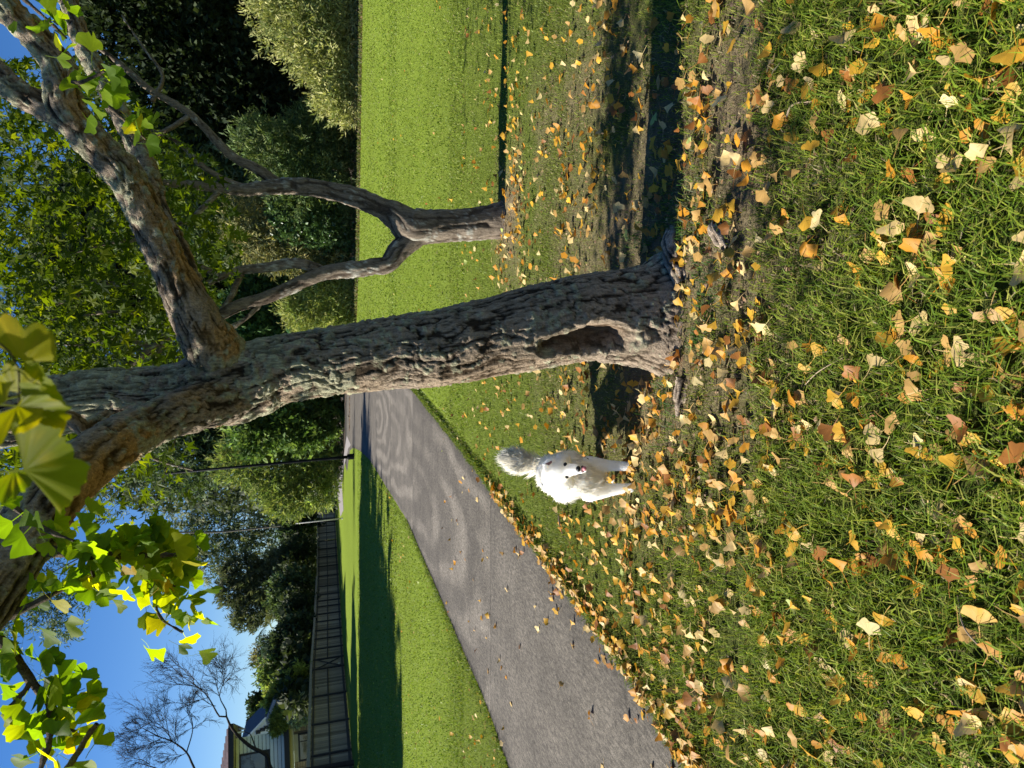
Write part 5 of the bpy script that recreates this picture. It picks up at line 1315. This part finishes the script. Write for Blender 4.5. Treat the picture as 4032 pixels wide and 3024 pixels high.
zone(72000, 2.6, 5.0, 203, 0.018, 0.042, 0.0025, 0.0045, midg, 0.18, 0.7)
zone(92000, 4.4, 9.0, 204, 0.016, 0.034, 0.004, 0.007, midg + farg, 0.10, 0.7)
zone(82000, 8.0, 18.0, 205, 0.02, 0.038, 0.008, 0.016, farg, 0.05, 0.7, 1.15)
zone(56000, 16.0, 36.0, 206, 0.025, 0.045, 0.02, 0.04, farg, 0.03, 0.7, 1.2)
# ragged edge of the lawn along both sides of the path
rg = np.random.default_rng(77)
ye = rg.uniform(1.5, 14, 14000) ** 1.0
side_ = rg.random(14000) < 0.6
xe = np.where(side_, path_r(ye) + edge_wob(ye) + np.abs(rg.normal(0, 0.035, 14000)) - 0.012, path_l(ye) - np.abs(rg.normal(0, 0.04, 14000)) + 0.015)
pal = np.array(deep)
parts.append(blades(xe, ye, rg.uniform(0.03, 0.065, 14000), 0.003 + 0.0005 * ye, pal[rg.integers(0, 5, 14000)] * np.exp(rg.normal(0, 0.2, (14000, 1))), 78, 0.8))
an = rg.uniform(0, 2 * math.pi, 2600); dd = 0.30 + np.abs(rg.normal(0, 0.16, 2600))
xt, yt = TREE[0] + np.cos(an) * dd * 1.1, TREE[1] - 0.08 + np.sin(an) * dd
km = n2(xt, yt, 5, 61) > 0.5; xt, yt = xt[km], yt[km]
parts.append(blades(xt, yt, rg.uniform(0.02, 0.06, len(xt)), np.full(len(xt), 0.003), 1.2 * np.array(((0.06, 0.12, 0.03), (0.05, 0.13, 0.02), (0.16, 0.18, 0.10)))[rg.integers(0, 3, len(xt))], 79, 0.7))
xf = rg.uniform(0.5, 19, 5000); yf = bed_edge(xf) + rg.normal(0.1, 0.28, 5000) + 0.5 * (n2(xf, xf * 0, 0.9, 62) - 0.5)
parts.append(blades(xf, yf, rg.uniform(0.05, 0.22, 5000), np.full(5000, 0.035), np.array(((0.13, 0.17, 0.03), (0.08, 0.11, 0.02), (0.24, 0.2, 0.1)))[rg.integers(0, 3, 5000)], 80, 0.6))
Vv, Ff, Cc = join(parts)
grass = link('grass', mesh_np('grass', Vv, Ff, M['grass'], Cc))
tag(grass, 'green grass blades of the lawn with dry straw in between', kind='stuff')

# ------------------------------------------------------------------ fallen ginkgo leaves
KINDS = [('golden yellow', (0.52, 0.29, 0.025)), ('deep amber', (0.47, 0.21, 0.016)), ('pale straw', (0.58, 0.42, 0.17)), ('tan brown', (0.43, 0.255, 0.075)), ('rusty brown', (0.27, 0.105, 0.02)), ('cream coloured', (0.62, 0.49, 0.22)), ('light green', (0.36, 0.42, 0.12))]
KP = np.array((0.26, 0.21, 0.17, 0.20, 0.11, 0.04, 0.010))
SHAPES = [('flat', dict(half=1.15, notch=0.05, curl=0.05, fold=0.05)), ('notched', dict(half=1.2, notch=0.4, curl=0.1, fold=0.12)), ('cupped', dict(half=1.0, notch=0.15, curl=-0.45, fold=0.15)),
          ('folded', dict(half=1.05, notch=0.2, curl=0.1, fold=0.85)), ('curled', dict(half=0.9, notch=0.1, curl=0.7, fold=0.3)), ('narrow', dict(half=0.65, notch=0.0, curl=0.25, fold=0.3))]
FT_ = [ginkgo_template(300 + k, petiole=1.0, **s[1]) for k, s in enumerate(SHAPES)]
fx, fy, fz, fclass = [], [], [], []
rg = np.random.default_rng(91)
def drop(n, fn, zone_name, onpath=False, lift=(0.008, 0.03)):
    k = 0; tries = 0
    while k < n and tries < n * 60:
        tries += 1
        x, y = fn()
        onp = path_l(y) < x < path_r(y) - 0.02
        if onp != onpath: continue
        if not onpath and y < 9 and 'heaped' not in zone_name and n2(np.array([x]), np.array([y]), 2.6, 66)[0] + rg.normal(0, 0.13) < 0.42 - 0.1 * (x < 0.2): continue
        if math.hypot(x - TREE[0], y - TREE[1]) < 0.22: continue
        fx.append(x); fy.append(y); fz.append(rg.uniform(*lift)); fclass.append(zone_name); k += 1
def frus(y0, y1, powr=1.0):
    def f():
        y = y0 + (y1 - y0) * rg.random() ** powr; w = 0.53 * (y * cT + 1.5 * sT) + 0.6
        return rg.uniform(-w, w), y
    return f
drop(940, frus(1.2, 2.75), 'in the long grass', lift=(0.0, 0.05))
drop(860, frus(2.6, 4.5), 'on the worn grass around the big trunk', lift=(0.008, 0.03))
drop(240, lambda: (rg.normal(-0.55, 0.5), rg.normal(2.9, 0.5)), 'on the worn grass around the big trunk', lift=(0.008, 0.03))
drop(480, frus(4.3, 8.0, 1.3), 'on lawn behind big trunk')
drop(220, lambda: (rg.normal(1.35, 0.65), rg.normal(5.7, 0.45)), 'under the forked tree')
drop(150, frus(7.5, 22), 'far out on lawn')
def edgef():
    y = rg.uniform(2.0, 6.5); return path_r(np.array([y]))[0] + edge_wob(np.array([y]))[0] + rg.normal(0.03, 0.055), y
drop(320, edgef, 'heaped along path edge', lift=(0.012, 0.045))
def edgep():
    y = rg.uniform(1.8, 5.0); return path_r(np.array([y]))[0] - abs(rg.normal(0.0, 0.2)) - 0.03, y
drop(45, edgep, 'on path near its edge', True, (0.012, 0.02))
drop(62, lambda: (rg.uniform(-3.2, -0.5), rg.uniform(3.0, 9.5)), 'scattered on the grey path', True, (0.010, 0.016))
fx = np.array(fx); fy = np.array(fy); fz = np.array(fz); fclass = np.array(fclass)
N = len(fx)
kind = rg.choice(len(KINDS), N, p=KP / KP.sum()); shape = rg.choice(len(SHAPES), N, p=(0.12, 0.15, 0.19, 0.20, 0.22, 0.12))
size = rg.uniform(0.023, 0.045, N) * np.where(fy < 2.6, 1.12, 1.0)
rg2 = np.random.default_rng(92)
az = rg2.uniform(0, 2 * math.pi, N)
tilt = np.abs(rg2.normal(0, 0.37, N)) + np.where(np.char.find(fclass.astype(str), 'path') >= 0, 0.0, 0.05)
Nn = unit(np.stack([np.cos(az * 1.7) * np.sin(tilt), np.sin(az * 1.7) * np.sin(tilt), np.cos(tilt)], 1) * np.where(rg2.random(N) < 0.35, -1, 1)[:, None] * 1.0)
Yd = np.stack([np.cos(az), np.sin(az), rg2.normal(0, 0.12, N)], 1)
Rm = frames(Yd, Nn)
pos = np.stack([fx, fy, fz], 1)
# keep every leaf just above the ground it lies on
for i in range(N):
    z = (FT_[shape[i]][0] @ Rm[i].T)[:, 2] * size[i]
    need = 0.006 - (pos[i, 2] + z.min())
    pos[i, 2] += max(need, -0.02 if fclass[i].startswith('scattered on the grey') else 0.0) if need > 0 or fclass[i].startswith('scattered on the grey') else 0
pv, py_, pdp = project(pos)
vis = (pv > -40) & (pv < 4060) & (py_ > -30) & (py_ < 3054)
order = np.argsort(np.where(vis, pdp / size, 1e9))
named, rest = order[:298], order[298:]
FM = {}
for s_ in range(len(SHAPES)):
    TV, TF, sh = FT_[s_]
    for k_ in range(len(KINDS)):
        FM[s_, k_] = mesh_np('fallen_leaf', TV, TF, M['fallen'], np.array(KINDS[k_][1])[None] * sh[:, None] * np.ones((len(TV), 1)), True)
ORD = ['first', 'second', 'third', 'fourth', 'fifth', 'sixth', 'seventh', 'eighth', 'ninth', 'tenth', 'eleventh', 'twelfth', 'thirteenth', 'fourteenth', 'fifteenth', 'sixteenth', 'seventeenth', 'eighteenth', 'nineteenth', 'twentieth']
keyed = {}
for i in named:
    zn = fclass[i]
    if zn.startswith('on the worn'): zn = 'on worn ground by trunk' if math.hypot(fx[i] - TREE[0], fy[i] - TREE[1]) < 0.95 else ('on worn grass past trunk' if fx[i] > TREE[0] else 'on worn grass near dog')
    if zn.startswith('in the long'): zn = 'in long foremost grass' if fy[i] < 1.75 else 'in thinner front grass'
    keyed.setdefault((KINDS[kind[i]][0], SHAPES[shape[i]][0], str(zn)), []).append(i)
for (ck, sk, zn), members in keyed.items():
    members.sort(key=lambda q: py_[q])
    for r_, i in enumerate(members):
        o = link('fallen_leaf', FM[shape[i], kind[i]])
        mw = Matrix.Identity(4)
        for a_ in range(3):
            for b_ in range(3): mw[a_][b_] = float(Rm[i][a_, b_] * size[i])
        mw[0][3], mw[1][3], mw[2][3] = map(float, pos[i])
        o.matrix_world = mw
        lab = f'{ck} {sk} ginkgo leaf {zn}'
        if len(members) > 1: lab += f', {ORD[r_]} of {len(members)} from top'
        tag(o, lab, 'leaf', 'fallen ginkgo leaves on the ground')
lp_ = []
for s_ in range(len(SHAPES)):
    r_ = rest[shape[rest] == s_]
    lp_.append(scatter(FT_[s_][0], FT_[s_][1], pos[r_], Rm[r_], size[r_], np.array([KINDS[k][1] for k in kind[r_]]) * np.exp(rg2.normal(0, 0.1, (len(r_), 1))), FT_[s_][2]))
Vv, Ff, Cc = join(lp_)
tag(link('leaf_litter', mesh_np('leaf_litter', Vv, Ff, M['fallen'], Cc, True)), 'smaller yellow and brown ginkgo leaves scattered over lawn and path', kind='stuff')
# crumbs: broken brown bits among the grass and along the far beds
rg = np.random.default_rng(95)
n = 5200
cx, cy = [], []
yy = 1.3 + 6 * rg.random(n); xx = rg.uniform(-1, 1, n) * (0.53 * (yy + 0.4))
m = (soil(xx, yy) > 0.25 * rg.random(n)) & ~((xx > path_l(yy)) & (xx < path_r(yy)))
xx, yy = xx[m], yy[m]
e1 = rg.uniform(-3, 16, 1500); yy2 = bed_edge(np.maximum(e1, 0.5)) + rg.normal(0, 0.25, 1500)
xx = np.concatenate([xx, e1]); yy = np.concatenate([yy, yy2]); n = len(xx)
far = yy > 20
Rm_ = frames(unit(np.stack([rg.normal(0, 1, n), rg.normal(0, 1, n), rg.normal(0, .2, n)], 1)), unit(np.stack([rg.normal(0, .4, n), rg.normal(0, .4, n), np.ones(n)], 1)))
bc = np.array(((0.26, 0.15, 0.07), (0.16, 0.09, 0.045), (0.38, 0.26, 0.14), (0.09, 0.06, 0.04)))[rg.integers(0, 4, n)]
Vv, Ff, Cc = scatter(OVAL_V, OVAL_F, np.stack([xx, yy, rg.uniform(0.004, 0.02, n)], 1), Rm_, np.where(far, rg.uniform(0.08, 0.16, n), rg.uniform(0.008, 0.028, n)), bc)
tag(link('leaf_crumbs', mesh_np('leaf_crumbs', Vv, Ff, M['fallen'], Cc)), 'brown broken leaf bits on the worn ground', kind='stuff')

# twigs lying about
def stick(label, a, b, r, bendv, mat=None):
    A, B = gp(*a), gp(*b); A[2] = B[2] = r + 0.012
    mid = (A + B) / 2 + np.array(bendv); o = A * (1, 1, 0)
    V_, F_, C_, an, D_, s_, Q_ = tube(np.array([A, mid, B]) - o, np.array((r, r * 0.9, r * 0.5)), 7, 0.012)
    V_ = V_ + D_ * ((fbm(V_ * 90, 2, 4) - 0.5) * r * 0.5)[:, None]
    t = link('fallen_twig', mesh_np('fallen_twig', V_, F_, mat or M['stick'], None, True)); t.location = o
    return tag(t, label, 'twig', 'fallen twigs')
stick('long thin pale twig in the front left grass', (3790, 2340), (3990, 2640), 0.0022, (0.0, 0.01, 0.035))
stick('slender pale twig lying left below the trunk', (3180, 1520), (3350, 1400), 0.002, (0.0, 0.0, 0.02))
stick('short grey twig near the path edge', (2210, 2030), (2225, 2100), 0.006, (0, 0, 0.006))
stick('curved brown twig on the bare earth at the right', (3110, 470), (3215, 400), 0.004, (0.02, 0.01, 0.015))
stick('thin straw coloured twig behind the dog', (2082, 1880), (2110, 1868), 0.003, (0, 0, 0.01))
